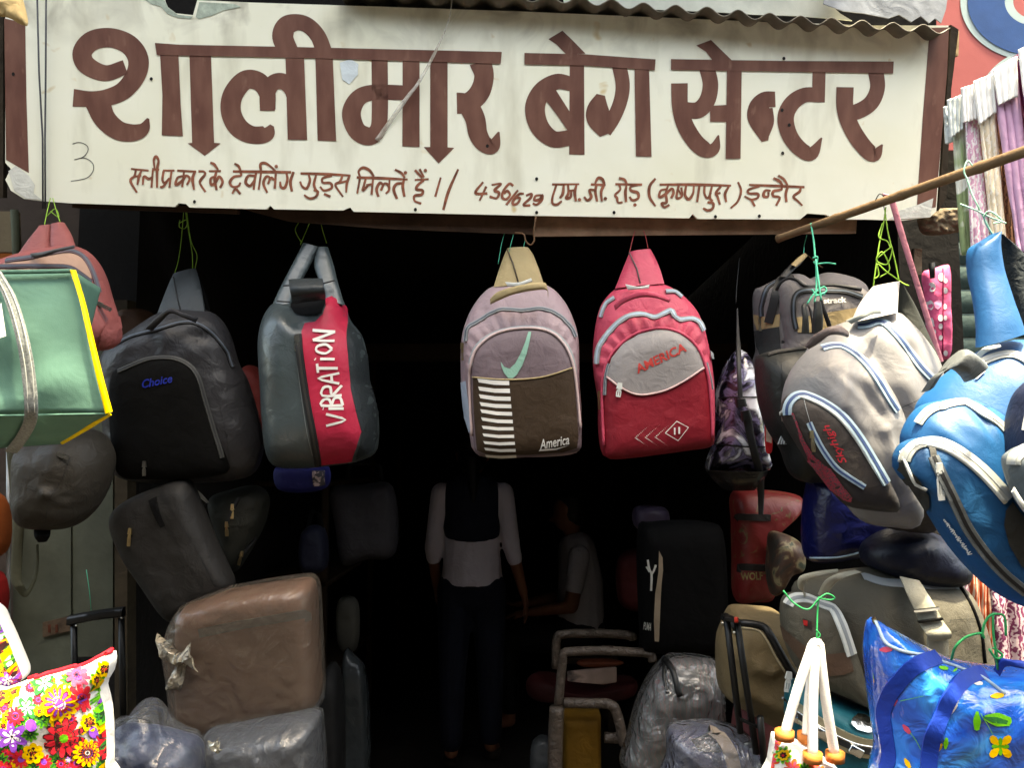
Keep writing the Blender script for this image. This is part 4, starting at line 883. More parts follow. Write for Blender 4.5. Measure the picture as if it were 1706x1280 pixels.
sd = [[(1305+dx, 728, .02), (1304+dx*1.4, 718, .03), (1301+dx*2.0, 738, .04)] for dx in (-3, -1.5, 0, 1.5, 3)]
bd.piping(h_((430, 780), (428, 840), (432, 900)), .002, steel, .004, name='tassel_cord')
for k in range(7):
    x = 400+k*15; band(T, 'tassel_strand', [(*h_((432+k*3, 900), (440+k*3, 900)), .05), (*h_((425+k*7, 960), (434+k*7, 960)), .055), (*h_((x, 1026), (x+10, 1026)), .055)], sol('tassel_grey', (.42, .44, .44), .4), .002, .001, n=3)
twine(T, 'hanging_string', [[(1357, 505, .06), (1360, 480, .05), (1360, 455, .03), (1359, 432, .02)], [(1368, 500, .06), (1364, 470, .05), (1359, 432, .02)], [(1345, 506, .06), (1356, 490, .055), (1372, 478, .05), (1376, 486, .05), (1358, 494, .06)], [(1354, 430, .02), (1362, 428, .02), (1360, 440, .02), (1355, 436, .02)], [(1360, 440, .02), (1378, 438, .02), (1392, 440, .02)], [(1352, 482, .05), (1362, 492, .055), (1374, 490, .05)], [(1358, 430, .02), (1356, 405, .0), (1351, 372, -.02)]], twine_teal, .0022)
# ---- marbled holdall
T = Thing('holdall', 'glossy black white and purple marbled holdall hung upright with black strap', 'holdall', 1232, 800, 2.34)
marb = pattern('marbled_vinyl', [(.38, (.006, .006, .009)), (.47, (.02, .017, .03)), (.52, (.15, .13, .24)), (.56, (.05, .045, .06)), (.66, (.75, .77, .84))], 13, .14, 1.2, 'noise', 6, .5)
bd = Puff(T, 'body', h_((186, 522), (222, 530), (262, 600), (286, 740), (318, 900), (340, 1080), (346, 1165), (180, 1172), (18, 1162), (50, 1060), (66, 900), (74, 760), (104, 640), (150, 560)), marb, 0, .10, .06, p=3, amp=.008, seed=27)
bd.strokes('seam', [h_((60, 1025), (200, 1035), (330, 1040)), h_((90, 780), (180, 775), (290, 775))], 2.5, black_plastic, .003)
band(T, 'base', [(*h_((20, 1160), (346, 1162)), .05), (*h_((60, 1215), (320, 1215)), .03), (*h_((110, 1262), (280, 1260)), -.01)], fab('black_gloss', (.02, .018, .02), .25), .05, .03)
band(T, 'strap', [(*h_((182, 300), (190, 300)), .0), (*h_((180, 430), (198, 430)), .03), (*h_((180, 520), (206, 522)), .075), (*h_((184, 640), (208, 640)), .115), (*h_((190, 780), (216, 780)), .125)], zip_black, .005, .001)
band(T, 'strap', [(*h_((215, 880), (262, 876)), .125), (*h_((238, 990), (278, 980)), .125), (*h_((262, 1090), (302, 1082)), .11), (*h_((285, 1180), (325, 1172)), .07), (*h_((295, 1290), (330, 1290)), .03), (*h_((300, 1400), (325, 1400)), .02)], zip_black, .005, .001)
band(T, 'buckle', [(*h_((178, 786), (228, 782)), .132), (*h_((182, 830), (240, 822)), .134)], black_plastic, .01, .002)
band(T, 'buckle', [(*h_((205, 850), (250, 842)), .134), (*h_((210, 902), (268, 890)), .134)], black_plastic, .01, .002)
twine(T, 'hanging_string', [[(1226, 505, .0), (1228, 470, -.03), (1232, 430, -.05)]], zip_black, .0012)
o = Thing('price_tag', 'red printed swing tag hanging beside the marbled holdall', 'price tag', 1281, 752, 2.18)
pt = Puff(o, 'card', h_((335, 870), (345, 855), (360, 880), (370, 950), (372, 1062), (340, 1066), (333, 960)), fab('tag_red', (.62, .03, .04), .5), 0, .002, p=20, amp=0)
pt.patch('card_print', h_((338, 930), (366, 935), (369, 1020), (340, 1010)), fab('tag_cream', (.68, .52, .42), .5, var=.3, scale=60), .001); pt.patch('print_mark', h_((340, 905), (356, 900), (358, 918), (342, 920)), white_print, .001)
twine(o, 'tag_string', [[(1275, 688, 0), (1274, 675, 0), (1276, 660, -.02)]], white_print, .0007)
# ---- silver backpack
j = Z(1156, 380, 3.047); j6 = Z(1290, 640, 4.922)
T = Thing('backpack', 'silver grey backpack with blue zips and red embroidery, tipped forward', 'backpack', 1470, 890, 1.92, G)
sil = fab('silver_satin', (.25, .243, .245), .36, var=.07, bump=.5, bscale=14, spec=.5); sild = fab('taupe_cloth_and_shade', (.062, .053, .049), .5, var=.1)
sb = sol('zip_sky', (.34, .43, .49)); sn = sol('zip_navy', (.05, .09, .20))
bd = Puff(T, 'body', [(1415, 534), (1440, 524), (1490, 519), (1512, 534), (1543, 570), (1560, 600), (1568, 640), (1572, 720), (1572, 800), (1562, 880), (1500, 880), (1440, 860), (1395, 800), (1345, 720), (1330, 640), (1345, 580), (1380, 548)], sil, 0, .12, .06, p=2.6, q=1.6, amp=.006, fr=7, seed=31, folds=[(1480, 535, 1505, 600, .012, .02), (1520, 560, 1535, 610, -.014, .015), (1480, 600, 1530, 680, .014, .025), (1455, 560, 1475, 620, -.012, .014)])
bd.zipper(j((830, 500), (880, 495), (935, 480), (985, 500), (1050, 575), (1110, 655), (1170, 730), (1215, 775)), .019, sb, sn)
bd.strokes('seam', [[(1500, 690), (1515, 720), (1540, 770), (1556, 830)], [(1456, 693), (1500, 680), (1540, 660), (1560, 640)]], .8, zip_black, .002)
md = Puff(T, 'main_compartment', [(1302, 690), (1306, 645), (1325, 606), (1358, 576), (1400, 574), (1440, 594), (1470, 634), (1494, 680), (1512, 760), (1530, 870), (1480, 878), (1432, 866), (1395, 820), (1345, 750), (1312, 715)], sil, .06, .11, .05, p=2.8, q=1.8, amp=.012, fr=9, seed=32, folds=[(1440, 640, 1475, 700, -.014, .012), (1420, 620, 1400, 690, .012, .014), (1480, 720, 1500, 800, .012, .012), (1350, 640, 1330, 670, -.012, .012), (1370, 630, 1440, 720, .010, .02), (1330, 602, 1385, 600, -.016, .010), (1345, 585, 1392, 612, .014, .012), (1398, 615, 1436, 650, -.014, .010), (1385, 600, 1430, 655, .012, .014), (1310, 640, 1335, 610, -.010, .01), (1340, 640, 1375, 615, .012, .02)])
md.zipper(j((615, 598), (690, 588), (780, 618), (860, 680), (930, 770), (990, 870), (1030, 930)), .019, sb, sn)
fp = Puff(T, 'front_pocket', j6((58, 220), (70, 140), (130, 80), (235, 75), (400, 140), (560, 250), (700, 420), (830, 630), (935, 820), (1010, 1010), (960, 1050), (700, 1025), (560, 975), (400, 780), (280, 640), (165, 460), (90, 330)), sild, .13, .055, .04, p=5, amp=.003, seed=33)
fp.zipper(j6((66, 230), (84, 140), (150, 92), (240, 92), (395, 156), (548, 264), (686, 432), (814, 640), (915, 815)), .020, sb, sn)
fp.piping(j6((74, 260), (98, 162), (155, 118), (235, 116), (385, 182), (530, 288), (662, 450), (790, 655), (880, 800)), .003, zip_white, .002)
fp.text('lettering', 'Skyhigh', j6((590, 640))[0], j6((440, 330))[0], 12, fab('red_thread', (.42, .02, .045), .6), .3, .003, bold=.005)
fp.patch('red_print', j6((140, 236), (160, 240), (210, 370), (262, 480), (330, 590), (420, 665), (470, 700), (560, 830), (640, 930), (630, 965), (570, 950), (480, 870), (390, 750), (300, 640), (215, 460)), pattern('red_dots', [(.25, (.34, .02, .05)), (.5, (.34, .02, .05)), (.6, (.08, .05, .05))], 300, .6, 0, 'voronoi'), .002)
fp.zipper(j6((282, 315), (325, 410), (400, 545), (500, 680), (610, 765), (735, 845)), .012, sb, sn); fp.pull(*j6((298, 405))[0], .026, 6, brass, .008)
fp.strokes('seam', [j6((240, 120), (262, 210), (290, 310))], .8, zip_grey, .002)
bd.patch('base_and_shade_panel', [(1432, 842), (1480, 850), (1530, 846), (1566, 825), (1568, 868), (1556, 882), (1500, 882), (1446, 870)], sild, .004)  # taupe patch paints shade over the silver body's lower right
bd.patch('base_and_shade_panel', j6((560, 985), (700, 1030), (1010, 1050), (1190, 1000), (1290, 1080), (1310, 1220), (1000, 1200), (760, 1130)), sild, .004)
band(T, 'handle', [(*j((562, 600), (585, 615)), .15), (*j((610, 545), (640, 580)), .18), (*j((680, 505), (690, 545)), .20), (*j((735, 495), (750, 545)), .19), (*j((775, 520), (780, 555)), .16)], fab('taupe_satin', (.20, .16, .15), .45), .012, .005)
band(T, 'shoulder_strap', [(*j((800, 480), (1030, 430)), .05), (*j((835, 400), (1032, 390)), .03), (*j((880, 335), (1036, 325)), .0), (*j((912, 295), (1042, 270)), -.02)], fab('strap_grey', (.42, .40, .39), .5, bump=.3), .014, .008)
band(T, 'back_strap', [(*j((1036, 270), (1052, 276)), -.05), (*j((1030, 400), (1120, 390)), -.06), (*j((1080, 480), (1180, 520)), -.05), (*j((1190, 640), (1255, 690)), -.03)], fab('strap_dark', (.05, .053, .045), .7), .012, .004)
band(T, 'webbing_tab', [(*j((770, 470), (800, 488)), .12), (*j((840, 435), (862, 458)), .13), (*j((880, 385), (905, 440)), .11), (*j((930, 385), (950, 435)), .08)], sol('web_pale', (.40, .41, .37)), .005, .003)
twine(T, 'hanging_string', [[(1455, 477, -.02), (1460, 440, -.03), (1466, 400, -.04), (1472, 372, -.05), (1476, 345, -.05)], [(1498, 470, -.02), (1490, 430, -.03), (1480, 390, -.04), (1474, 350, -.05)], [(1462, 430, -.03), (1486, 412, -.03), (1478, 440, -.03), (1460, 434, -.03), (1470, 420, -.03), (1482, 448, -.03), (1466, 462, -.03)], [(1498, 468, -.02), (1508, 474, -.01), (1514, 476, .0)], [(1456, 465, -.02), (1464, 458, -.02), (1462, 440, -.02), (1476, 452, -.02), (1496, 466, -.02)], [(1470, 372, -.05), (1464, 395, -.04), (1478, 402, -.04), (1484, 415, -.03)]], twine_green, .0016)
o = Thing('pink_ribbon', 'long pink ribbon tied to the bamboo pole behind the silver backpack', 'ribbon', 1560, 600, 2.05)
band(o, 'ribbon', [((1478, 325), (1488, 323), .02), ((1500, 400), (1510, 398), .01), ((1528, 490), (1537, 487), .0), ((1562, 605), (1572, 602), -.01)], fab('pink_ribbon_m', (.52, .24, .30), .5), .002, .001)
band(o, 'ribbon_knot', [((1470, 322), (1474, 334), .035), ((1482, 324), (1484, 336), .045), ((1492, 322), (1493, 332), .035)], fab('pink_ribbon_m', (.52, .24, .30), .5), .006, .003)
wk = Thing('wire_hook', 'black wire hook looped over the bamboo pole above the silver backpack', 'hook', 1466, 350, 2.0)
twine(wk, 'wire', [hookw(wk, 1466, 332, .02, 28)], sol('wire_black', (.02, .02, .02)), .0013)
# ---- blue backpack
K = Z(1486, 660, 3.459); K2 = Z(1486, 380, 4.27)
T = Thing('backpack', 'bright blue backpack with grey zips and grey handle, in full sun', 'backpack', 1660, 1010, 1.62, G)
blu = fab('blue_satin', (.007, .125, .285), .42, var=.06, bump=.15, spec=.5); blud = fab('blue_cloth', (.008, .10, .22), .5, var=.1); gw = sol('zip_pale', (.36, .37, .35)); gk = fab('grey_leather', (.17, .18, .18), .45)
dkg = fab('dark_grey_cloth', (.05, .048, .042), .5)
bd = Puff(T, 'body', [(1522, 690), (1545, 650), (1585, 615), (1640, 580), (1706, 566), (1760, 590), (1800, 680), (1810, 800), (1800, 960), (1740, 1020), (1680, 985), (1625, 930), (1570, 850), (1530, 780)], blu, 0, .13, .07, p=2.6, q=1.6, amp=.003, fr=8, seed=41)
bd.zipper(K2((640, 960), (700, 935), (760, 915), (830, 905), (890, 915), (950, 945), (1020, 1000)), .017, gw, zip_grey)
md = Puff(T, 'main_compartment', [(1500, 740), (1508, 705), (1530, 678), (1562, 668), (1590, 664), (1625, 668), (1665, 690), (1700, 730), (1740, 800), (1770, 920), (1730, 1000), (1670, 975), (1610, 920), (1560, 850), (1520, 790)], blu, .07, .10, .05, p=2.8, q=1.8, amp=.004, fr=8, seed=42, pucker=(22, .003, .55, .95))
md.zipper(K((70, 125), (150, 75), (230, 60), (290, 66), (330, 36), (390, 30), (480, 70), (570, 130), (660, 200)), .017, gw, zip_grey)
fp = Puff(T, 'front_pocket', K((8, 385), (24, 310), (80, 258), (190, 240), (320, 268), (450, 345), (570, 450), (690, 580), (800, 760), (900, 1000), (880, 1230), (760, 1215), (640, 1160), (540, 1090), (420, 970), (310, 830), (210, 670), (110, 520), (35, 450)), blud, .13, .06, .04, p=5, amp=.003, seed=43)
fp.zipper(K((30, 350), (52, 300), (100, 268), (190, 256), (315, 284), (440, 360), (555, 460), (672, 590)), .020, gw, zip_grey)
fp.piping(K((50, 380), (70, 322), (115, 296), (190, 286), (305, 314), (425, 388), (535, 486), (650, 615)), .004, zip_white, .002)
fp.patch('grey_side', K((24, 420), (44, 350), (64, 330), (110, 430), (170, 560), (250, 710), (205, 655), (110, 505)), dkg, .003)
fp.piping(K((62, 325), (100, 420), (150, 520)), .003, zip_white, .004)
fp.patch('grey_corner', K((690, 610), (650, 660), (640, 740), (670, 860), (740, 980), (860, 1060), (900, 1000), (800, 770)), dkg, .003)
fp.zipper(K((235, 350), (290, 470), (360, 610), (440, 770), (540, 910), (650, 1030), (770, 1130)), .018, gk, zip_black)
fp.patch('zip_tab', K((205, 285), (240, 285), (258, 360), (222, 362)), dkg, .004); fp.pull(*K((262, 405))[0], .045, 4, zip_white, .012)
sc_ = [K(*[(305+q*1.0+9*math.sin(q*.9+i), 708+q*1.22+7*math.cos(q*.7+i)) for q in range(i*22, i*22+26, 4)]) for i in range(7)]
fp.strokes('lettering', sc_, 1.4, white_print, .003)
band(T, 'handle', [(*K2((214, 1168), (280, 1120)), .17), (*K2((285, 1068), (365, 985)), .195), (*K2((362, 1018), (440, 905)), .21), (*K2((430, 1005), (515, 864)), .22), (*K2((485, 1045), (590, 900)), .215), (*K2((522, 1097), (672, 975)), .19)], gk, .014, .012, wob=0)
band(T, 'shoulder_strap', [(*K2((605, 850), (940, 745)), .03), (*K2((605, 700), (905, 640)), .02), (*K2((580, 500), (845, 480)), .0), (*K2((545, 330), (790, 310)), -.02), (*K2((545, 160), (760, 160)), -.03), (*K2((640, 90), (740, 90)), -.035), (*K2((712, 42), (728, 46)), -.04)], blu, .02, .02)
band(T, 'back_strap', [(*K2((725, 55), (760, 60)), -.05), (*K2((765, 160), (900, 170)), -.06), (*K2((790, 320), (1000, 300)), -.06), (*K2((850, 500), (1050, 480)), -.05), (*K2((945, 760), (1060, 760)), -.03)], fab('mesh_black', (.035, .045, .05), .7, bump=.6, bscale=60), .02, .012)
bd.patch('white_mark', K2((590, 1075), (650, 1020), (668, 1028), (605, 1085)), white_print, .004)
band(T, 'webbing_tab', [(*K2((600, 900), (620, 930)), .1), (*K2((660, 850), (680, 880)), .12), (*K2((760, 830), (770, 850)), .11)], zip_white, .005, .002)
twine(T, 'hanging_string', [[(1653, 390, -.04), (1645, 375, -.03), (1630, 345, .0), (1618, 320, .0), (1612, 300, .0)], [(1653, 390, -.04), (1640, 366, -.02), (1648, 352, .0), (1670, 368, -.02), (1655, 372, -.02)], [(1600, 340, .0), (1625, 350, .0), (1650, 362, -.01), (1676, 372, -.01)], [(1612, 300, .0), (1606, 285, .0), (1612, 268, .0), (1620, 276, .0)]], sol('twine_mint', (.45, .72, .58), .5), .0016)
# ---- navy backpack at the edge
T = Thing('backpack', 'navy and grey backpack cut off by the right edge of the picture', 'backpack', 1720, 850, 1.45, G)
nav = fab('navy_cloth', (.018, .028, .07), .5, var=.12)
bd = Puff(T, 'body', [(1690, 680), (1705, 645), (1740, 625), (1800, 640), (1830, 760), (1800, 880), (1730, 880), (1700, 850), (1682, 800), (1680, 740)], nav, 0, .10, .06, amp=.006, seed=46)
bd.zipper([(1684, 712), (1700, 680), (1730, 660)], .014, zip_white, zip_grey)
fp = Puff(T, 'front_pocket', [(1672, 772), (1682, 752), (1710, 742), (1760, 750), (1800, 800), (1790, 880), (1730, 870), (1695, 835)], fab('slate_gloss', (.15, .17, .18), .35), .05, .06, amp=.006, seed=47)
fp.zipper([(1674, 770), (1684, 756), (1712, 748), (1758, 756)], .022, gw, zip_grey); fp.strokes('lettering', [[(1694, 792), (1697, 805)], [(1697, 794), (1702, 802), (1706, 792)]], 1.8, white_print, .003)
band(T, 'webbing', [((1685, 820), (1690, 812), .1), ((1700, 845), (1706, 838), .1), ((1716, 866), (1724, 860), .08)], zip_white, .004, .001)
# ================================================================ folded cloths hung on a line at the right
q_ = Z(1560, 60, 3.5556)
rope = Thing('washing_line', 'taut dark cord carrying the row of folded cloths', 'cord', 1650, 140, 1.9)
rope.d = 1.95
tube('cord', [Vector(rope.L(1566, 192, -.06)), Vector(rope.L(1620, 148, -.05)), Vector(rope.L(1760, 60, -.03))], .003, sol('cord_dark', (.05, .04, .04)), rope.o)
GC = 'folded cloths hung at the right'
def cloth(lab, top, bot, z, mat, fold=None, lining=None, zf=.02, name='folded_cloth', amp=.006, nf=3):
    """top: (left, right) pixels; bot: (left, right) pixels; fold: lower edge of a white turned-over lining"""
    T = Thing(name, lab, 'cloth', (bot[0][0]+bot[1][0])/2, (bot[0][1]+bot[1][1])/2, 1.95, GC)
    def sheet(nm, a, b, c, d, zz, m, ph):
        V = []; Fc = []; NX, NY = 18, 24
        for jj in range(NY+1):
            for ii in range(NX+1):
                x, y = ii/NX, jj/NY
                lx = a[0]+(d[0]-a[0])*y; ly = a[1]+(d[1]-a[1])*y; rx = b[0]+(c[0]-b[0])*y; ry = b[1]+(c[1]-b[1])*y
                zv = zz+(.002 if nm == 'lining' else amp)*math.sin(nf*math.pi*2*x+ph+.6*y)+(.001 if nm == 'lining' else .006)*noise.noise(Vector((x*3, y*5, ph)))
                V.append(T.L(lx+(rx-lx)*x, ly+(ry-ly)*x+1.2*noise.noise(Vector((x*4, ph, jj//NY))), zv))
        for jj in range(NY):
            for ii in range(NX): k = jj*(NX+1)+ii; Fc.append((k, k+1, k+NX+2, k+NX+1))
        o = mesh(nm, V, Fc, m, T.o); sd = o.modifiers.new('t', 'SOLIDIFY'); sd.thickness = .006; return o
    ph = rnd.random()*6
    sheet('cloth', top[0], top[1], bot[1], bot[0], z, mat, ph)
    if fold: sheet('lining', (top[0][0]-1, top[0][1]-2), (top[1][0]+1, top[1][1]-2), fold[1], fold[0], z+.022, lining, ph)
    return T
lin = fab('white_lining', (.85, .85, .84), .8, var=.03, bump=.1); ling = fab('grey_lining', (.70, .75, .75), .8, var=.1)
grn = pattern('green_leaf_cloth', [(.42, (.25, .33, .16)), (.5, (.22, .30, .14)), (.56, (.72, .74, .66))], 7, .8, 1.2, 'noise', 1)
pkw = pattern('pink_damask', [(.42, (.78, .74, .75)), (.5, (.68, .40, .54)), (.62, (.64, .36, .50))], 26, .8, 9, 'wave')
bge = pattern('beige_brocade', [(.38, (.72, .62, .46)), (.5, (.60, .45, .28)), (.62, (.76, .70, .60))], 24, .8, 7, 'wave')
mvc = fab('mauve_cloth', (.62, .42, .58), .8, var=.12, scale=5); mrn = fab('maroon_cloth', (.16, .03, .09), .8)
brc = pattern('brown_embroidery', [(.4, (.14, .06, .03)), (.55, (.40, .20, .10))], 40, .8, 5, 'wave')
cloth('narrow grey folded cloth nearest the sign edge', q_((44, 420), (88, 412)), q_((60, 640), (94, 625)), -.03, ling)
cloth('green and white leaf print cloth with pale lining', q_((80, 380), (160, 345)), q_((150, 1300), (212, 1300)), -.02, grn, q_((94, 598), (160, 545)), ling)
cloth('pink and white damask cloth with white lining', q_((160, 308), (226, 290)), q_((205, 1300), (330, 1300)), .0, pkw, q_((172, 510), (236, 488)), lin)
cloth('dark brown cloth edge beside the pink damask one', q_((222, 300), (250, 282)), q_((318, 1100), (350, 1090)), -.035, brc)
cloth('beige brocade cloth with broad white lining', q_((228, 270), (332, 228)), q_((328, 1250), (418, 1250)), .01, bge, q_((262, 520), (352, 448)), lin)
cloth('brown embroidered cloth between beige and mauve ones', q_((330, 230), (380, 200)), q_((410, 1260), (500, 1280)), -.035, brc, q_((345, 440), (380, 420)), ling)
cloth('plain mauve cloth with white lining', q_((336, 205), (470, 125)), q_((480, 1300), (600, 1300)), .02, mvc, q_((372, 408), (476, 355)), lin)
cloth('maroon folded cloth behind the mauve one', q_((452, 130), (500, 100)), q_((540, 900), (640, 900)), -.02, mrn)
cloth('white lined cloth at the right edge of the picture', q_((486, 85), (640, 20)), q_((620, 1300), (760, 1300)), .035, mvc, q_((516, 360), (660, 300)), lin)
T = Thing('folded_cloth', 'bright pink cloth with white polka dots clipped behind the silver backpack', 'cloth', 1568, 600, 2.3, GC)
pk = pattern('pink_noise', [(.4, (.55, .06, .16)), (.6, (.68, .10, .24))], 40, .8, 0)
pz = Puff(T, 'cloth', K2((218, 320), (290, 290), (380, 262), (398, 300), (400, 600), (405, 900), (360, 940), (300, 940), (250, 700), (235, 450)), pk, 0, .03, .02, p=6, amp=.006, fr=14)
dots = []
for (x, y, r_) in ((285, 420, 30), (272, 550, 32), (278, 672, 28), (350, 350, 26), (345, 640, 22), (378, 445, 20), (380, 375, 16), (345, 700, 18), (300, 740, 18), (375, 560, 16), (378, 640, 16), (345, 780, 16), (380, 890, 18)):
    dots.append(K2(*[(x+r_*.85*math.cos(k*math.pi/6), y+r_*1.15*math.sin(k*math.pi/6)) for k in range(12)]))
tag(pz.patch('dots', dots, fab('dot_white', (.72, .68, .70), .8), .0015, cell=.03), kind='stuff')
pz.piping(K2((362, 290), (364, 500), (362, 700), (362, 900)), .0016, fab('pink_dark', (.30, .03, .10), .8), .001, name='fold_edge')
pz.patch('pale_flower', K2((300, 530), (330, 510), (352, 525), (350, 560), (325, 580), (305, 565)), fab('pale_pink_print', (.72, .35, .52), .8), .0018)
band(T, 'clip', [(*K2((265, 250), (300, 245)), .04), (*K2((268, 300), (302, 300)), .045), (*K2((275, 360), (300, 358)), .04)], black_plastic, .012, .003)
chk = pattern('orange_check', [(.35, (.62, .10, .03)), (.5, (.70, .16, .05)), (.6, (.72, .52, .40))], 40, .8, 0, 'wave', stretch=(1, 1, 1))
cloth('orange checked cloth hanging behind the olive travel bag', [(1612, 930), (1660, 940)], [(1640, 1130), (1652, 1130)], -.25, chk)
cloth('pink and white print cloth edge beside the orange check', [(1596, 930), (1614, 930)], [(1618, 1100), (1632, 1100)], -.27, pkw)
mpa = pattern('maroon_paisley', [(.42, (.62, .48, .50)), (.5, (.22, .03, .10)), (.62, (.18, .025, .085))], 22, .8, 10, 'wave')
cloth('maroon paisley cloth hanging above the shiny blue bag', [(1648, 960), (1740, 960)], [(1664, 1130), (1760, 1130)], -.2, mpa)
wl = Thing('wood_batten', 'short weathered wooden batten under the right end of the sign', 'batten', 1580, 372, 2.4)
Puff(wl, 'wood', [(1536, 352), (1600, 348), (1612, 362), (1606, 384), (1545, 392), (1530, 375)], fab('rot_wood', (.22, .18, .13), .9, var=.5, scale=20, bump=1), 0, .03, p=4, amp=.012, fr=30)
tquad(wl, 'upright', [(1523, 414), (1536, 414), (1536, 458), (1523, 458)], -.02, fab('rot_wood', (.22, .18, .13), .9), .02)
# ================================================================ lower left goods
l1 = Z(0, 660, 3.764); l2 = Z(0, 940, 3.764); l6 = Z(0, 1020, 4.925)
T = Thing('round_bag', 'grey olive rounded bag with long strap under the green tote', 'bag', 100, 880, 2.15)
oli = fab('grey_nylon', (.058, .050, .040), .5, var=.12, bump=.5)
bd = Puff(T, 'body', l1((160, 330), (350, 262), (520, 205), (640, 240), (705, 360), (695, 490), (645, 630), (560, 750), (450, 822), (300, 832), (175, 800), (145, 600)), oli, 0, .13, .08, p=2.6, amp=.008, seed=51, folds=[(*l1((250, 580))[0], *l1((330, 650))[0], .016, .014), (*l1((380, 740))[0], *l1((480, 690))[0], -.014, .012), (*l1((290, 660))[0], *l1((430, 640))[0], -.01, .012)])
bd.strokes('seam', [l1((440, 380), (390, 520), (310, 650), (285, 790))], .9, black_plastic, .002); bd.pull(*l1((380, 368))[0], .012, 70, steel)
band(T, 'strap', [(*l1((42, 350), (150, 345)), .0), (*l1((62, 560), (142, 565)), .0), (*l1((78, 720), (155, 720)), .01), (*l1((78, 930), (142, 930)), .02), (*l1((68, 1130), (135, 1140)), .02), (*l1((98, 1210), (150, 1190)), .02), (*l1((165, 1262), (170, 1215)), .0), (*l1((225, 1160), (205, 1150)), -.02), (*l1((243, 1050), (228, 1050)), -.03), (*l1((240, 930), (228, 930)), -.03)], fab('olive_web', (.10, .095, .06), .7), .006, .002)
band(T, 'bottom_loop', [(*l1((215, 830), (315, 830)), .03), (*l1((218, 880), (310, 880)), .04), (*l1((240, 915), (290, 915)), .02)], black_cloth, .01, .003)
T = Thing('document_bag', 'dark grey flat bag hanging at a slant above the wrapped brown case', 'bag', 290, 1035, 2.25)
dgb = fab('dim_grey_cloth', (.026, .024, .023), .55, var=.12)
bd = Puff(T, 'body', [(186, 868), (205, 838), (260, 812), (312, 798), (335, 840), (362, 905), (385, 955), (391, 975), (372, 1000), (335, 1020), (298, 1036), (276, 1026), (240, 975), (205, 920)], dgb, 0, .07, .05, p=5, amp=.005, seed=53)
bd.strokes('seam', [[(205, 900), (245, 955), (285, 1020)], [(245, 830), (290, 900), (340, 985), (355, 1005)], [(268, 820), (315, 895), (368, 990)]], .9, black_plastic, .002)
bd.patch('flap', [(248, 835), (262, 828), (276, 876), (268, 880)], black_cloth, .003); bd.pull(218, 884, .028, -4, brass)
T = Thing('pouch_bag', 'small black pouch bag with three brass zip pulls', 'bag', 400, 935, 2.4)
bd = Puff(T, 'body', l1((1320, 650), (1440, 590), (1600, 560), (1680, 620), (1680, 730), (1640, 850), (1550, 1010), (1480, 1100), (1430, 1020), (1370, 850)), fab('olive_black', (.025, .025, .018), .6), 0, .08, .05, amp=.005, seed=55)
for (x, y, a) in ((1462, 690, -2), (1425, 800, 2), (1520, 985, -15)): bd.pull(*l1((x, y))[0], .022, a, brass)
bd.zipper(l1((1425, 800), (1450, 730), (1500, 640)), .008, zip_black, zip_black); bd.zipper(l1((1490, 1040), (1550, 950), (1620, 880)), .008, zip_black, zip_black)
band(T, 'white_torn_tag', [(*l1((1205, 585), (1225, 580)), .05), (*l1((1245, 630), (1265, 615)), .055), (*l1((1295, 672), (1312, 668)), .05)], white_print, .002, .001)
T = Thing('wrapped_case', 'brown suitcase wrapped in clear plastic with a twisted knot', 'suitcase', 420, 1218, 2.2)
brn = fab('tan_case', (.135, .07, .046), .6, var=.1)
bd = Puff(T, 'case', [(304, 1022), (316, 1004), (380, 984), (450, 973), (512, 964), (522, 970), (526, 985), (531, 1080), (535, 1150), (532, 1168), (520, 1178), (430, 1200), (345, 1219), (316, 1214), (306, 1200), (302, 1110)], brn, 0, .10, .08, p=12, amp=.003, seed=57, smooth=False)
bd.ribbon('trim_band', [(332, 1056), (400, 1042), (470, 1030), (529, 1019)], .022, fab('trim_grey', (.07, .07, .065), .6), .002)
Puff(T, 'plastic_wrap', [(280, 1070), (292, 1030), (308, 1004), (380, 978), (450, 966), (516, 957), (529, 966), (532, 985), (537, 1080), (540, 1150), (537, 1174), (522, 1186), (430, 1207), (345, 1227), (312, 1222), (298, 1204), (288, 1120)], film('wrap_film', (.50, .40, .32), .10, .22, 20, .3, .8), 0, .112, .09, p=10, amp=.006, fr=8, seed=58, smooth=False)
band(T, 'plastic_knot', [((262, 1056), (280, 1104), .06), ((290, 1080), (300, 1110), .09), ((302, 1088), (308, 1102), .11), ((318, 1070), (330, 1120), .125)], film('knot_film', (.40, .34, .25), .7, .25), .01, .02, wob=.02)
band(T, 'plastic_tail', [((295, 1108), (310, 1108), .1), ((282, 1130), (306, 1135), .11), ((276, 1146), (300, 1152), .10)], film('knot_film', (.40, .34, .25), .7, .25), .006, .008, wob=.02)
T = Thing('wrapped_bundle', 'silvery plastic wrapped bundle under the brown case', 'bundle', 440, 1330, 2.1)
Puff(T, 'bundle', [(344, 1222), (400, 1204), (520, 1186), (534, 1215), (540, 1300), (536, 1380), (350, 1380), (342, 1300)], fab('silver_vinyl', (.045, .05, .062), .3, var=.25, scale=30, bump=.6), 0, .12, .08, p=5, amp=.008, seed=60)
Puff(T, 'plastic_wrap', [(342, 1220), (400, 1200), (522, 1183), (538, 1212), (543, 1300), (538, 1384), (346, 1384), (338, 1300)], film('clear_film', (.6, .64, .7), .06, .18, 16, .4, .6), 0, .13, .09, p=5, amp=.012, fr=18, seed=61)
band(T, 'foil_knot', [((346, 1236), (352, 1246), .12), ((356, 1238), (362, 1256), .14), ((364, 1230), (370, 1250), .13)], fab('foil', (.6, .58, .5), .25, metal=.7, bump=1), .008, .006, wob=.02)
T = Thing('wrapped_bundle', 'torn plastic wrapped dark blue bundle beside the floral bag', 'bundle', 265, 1330, 2.0)
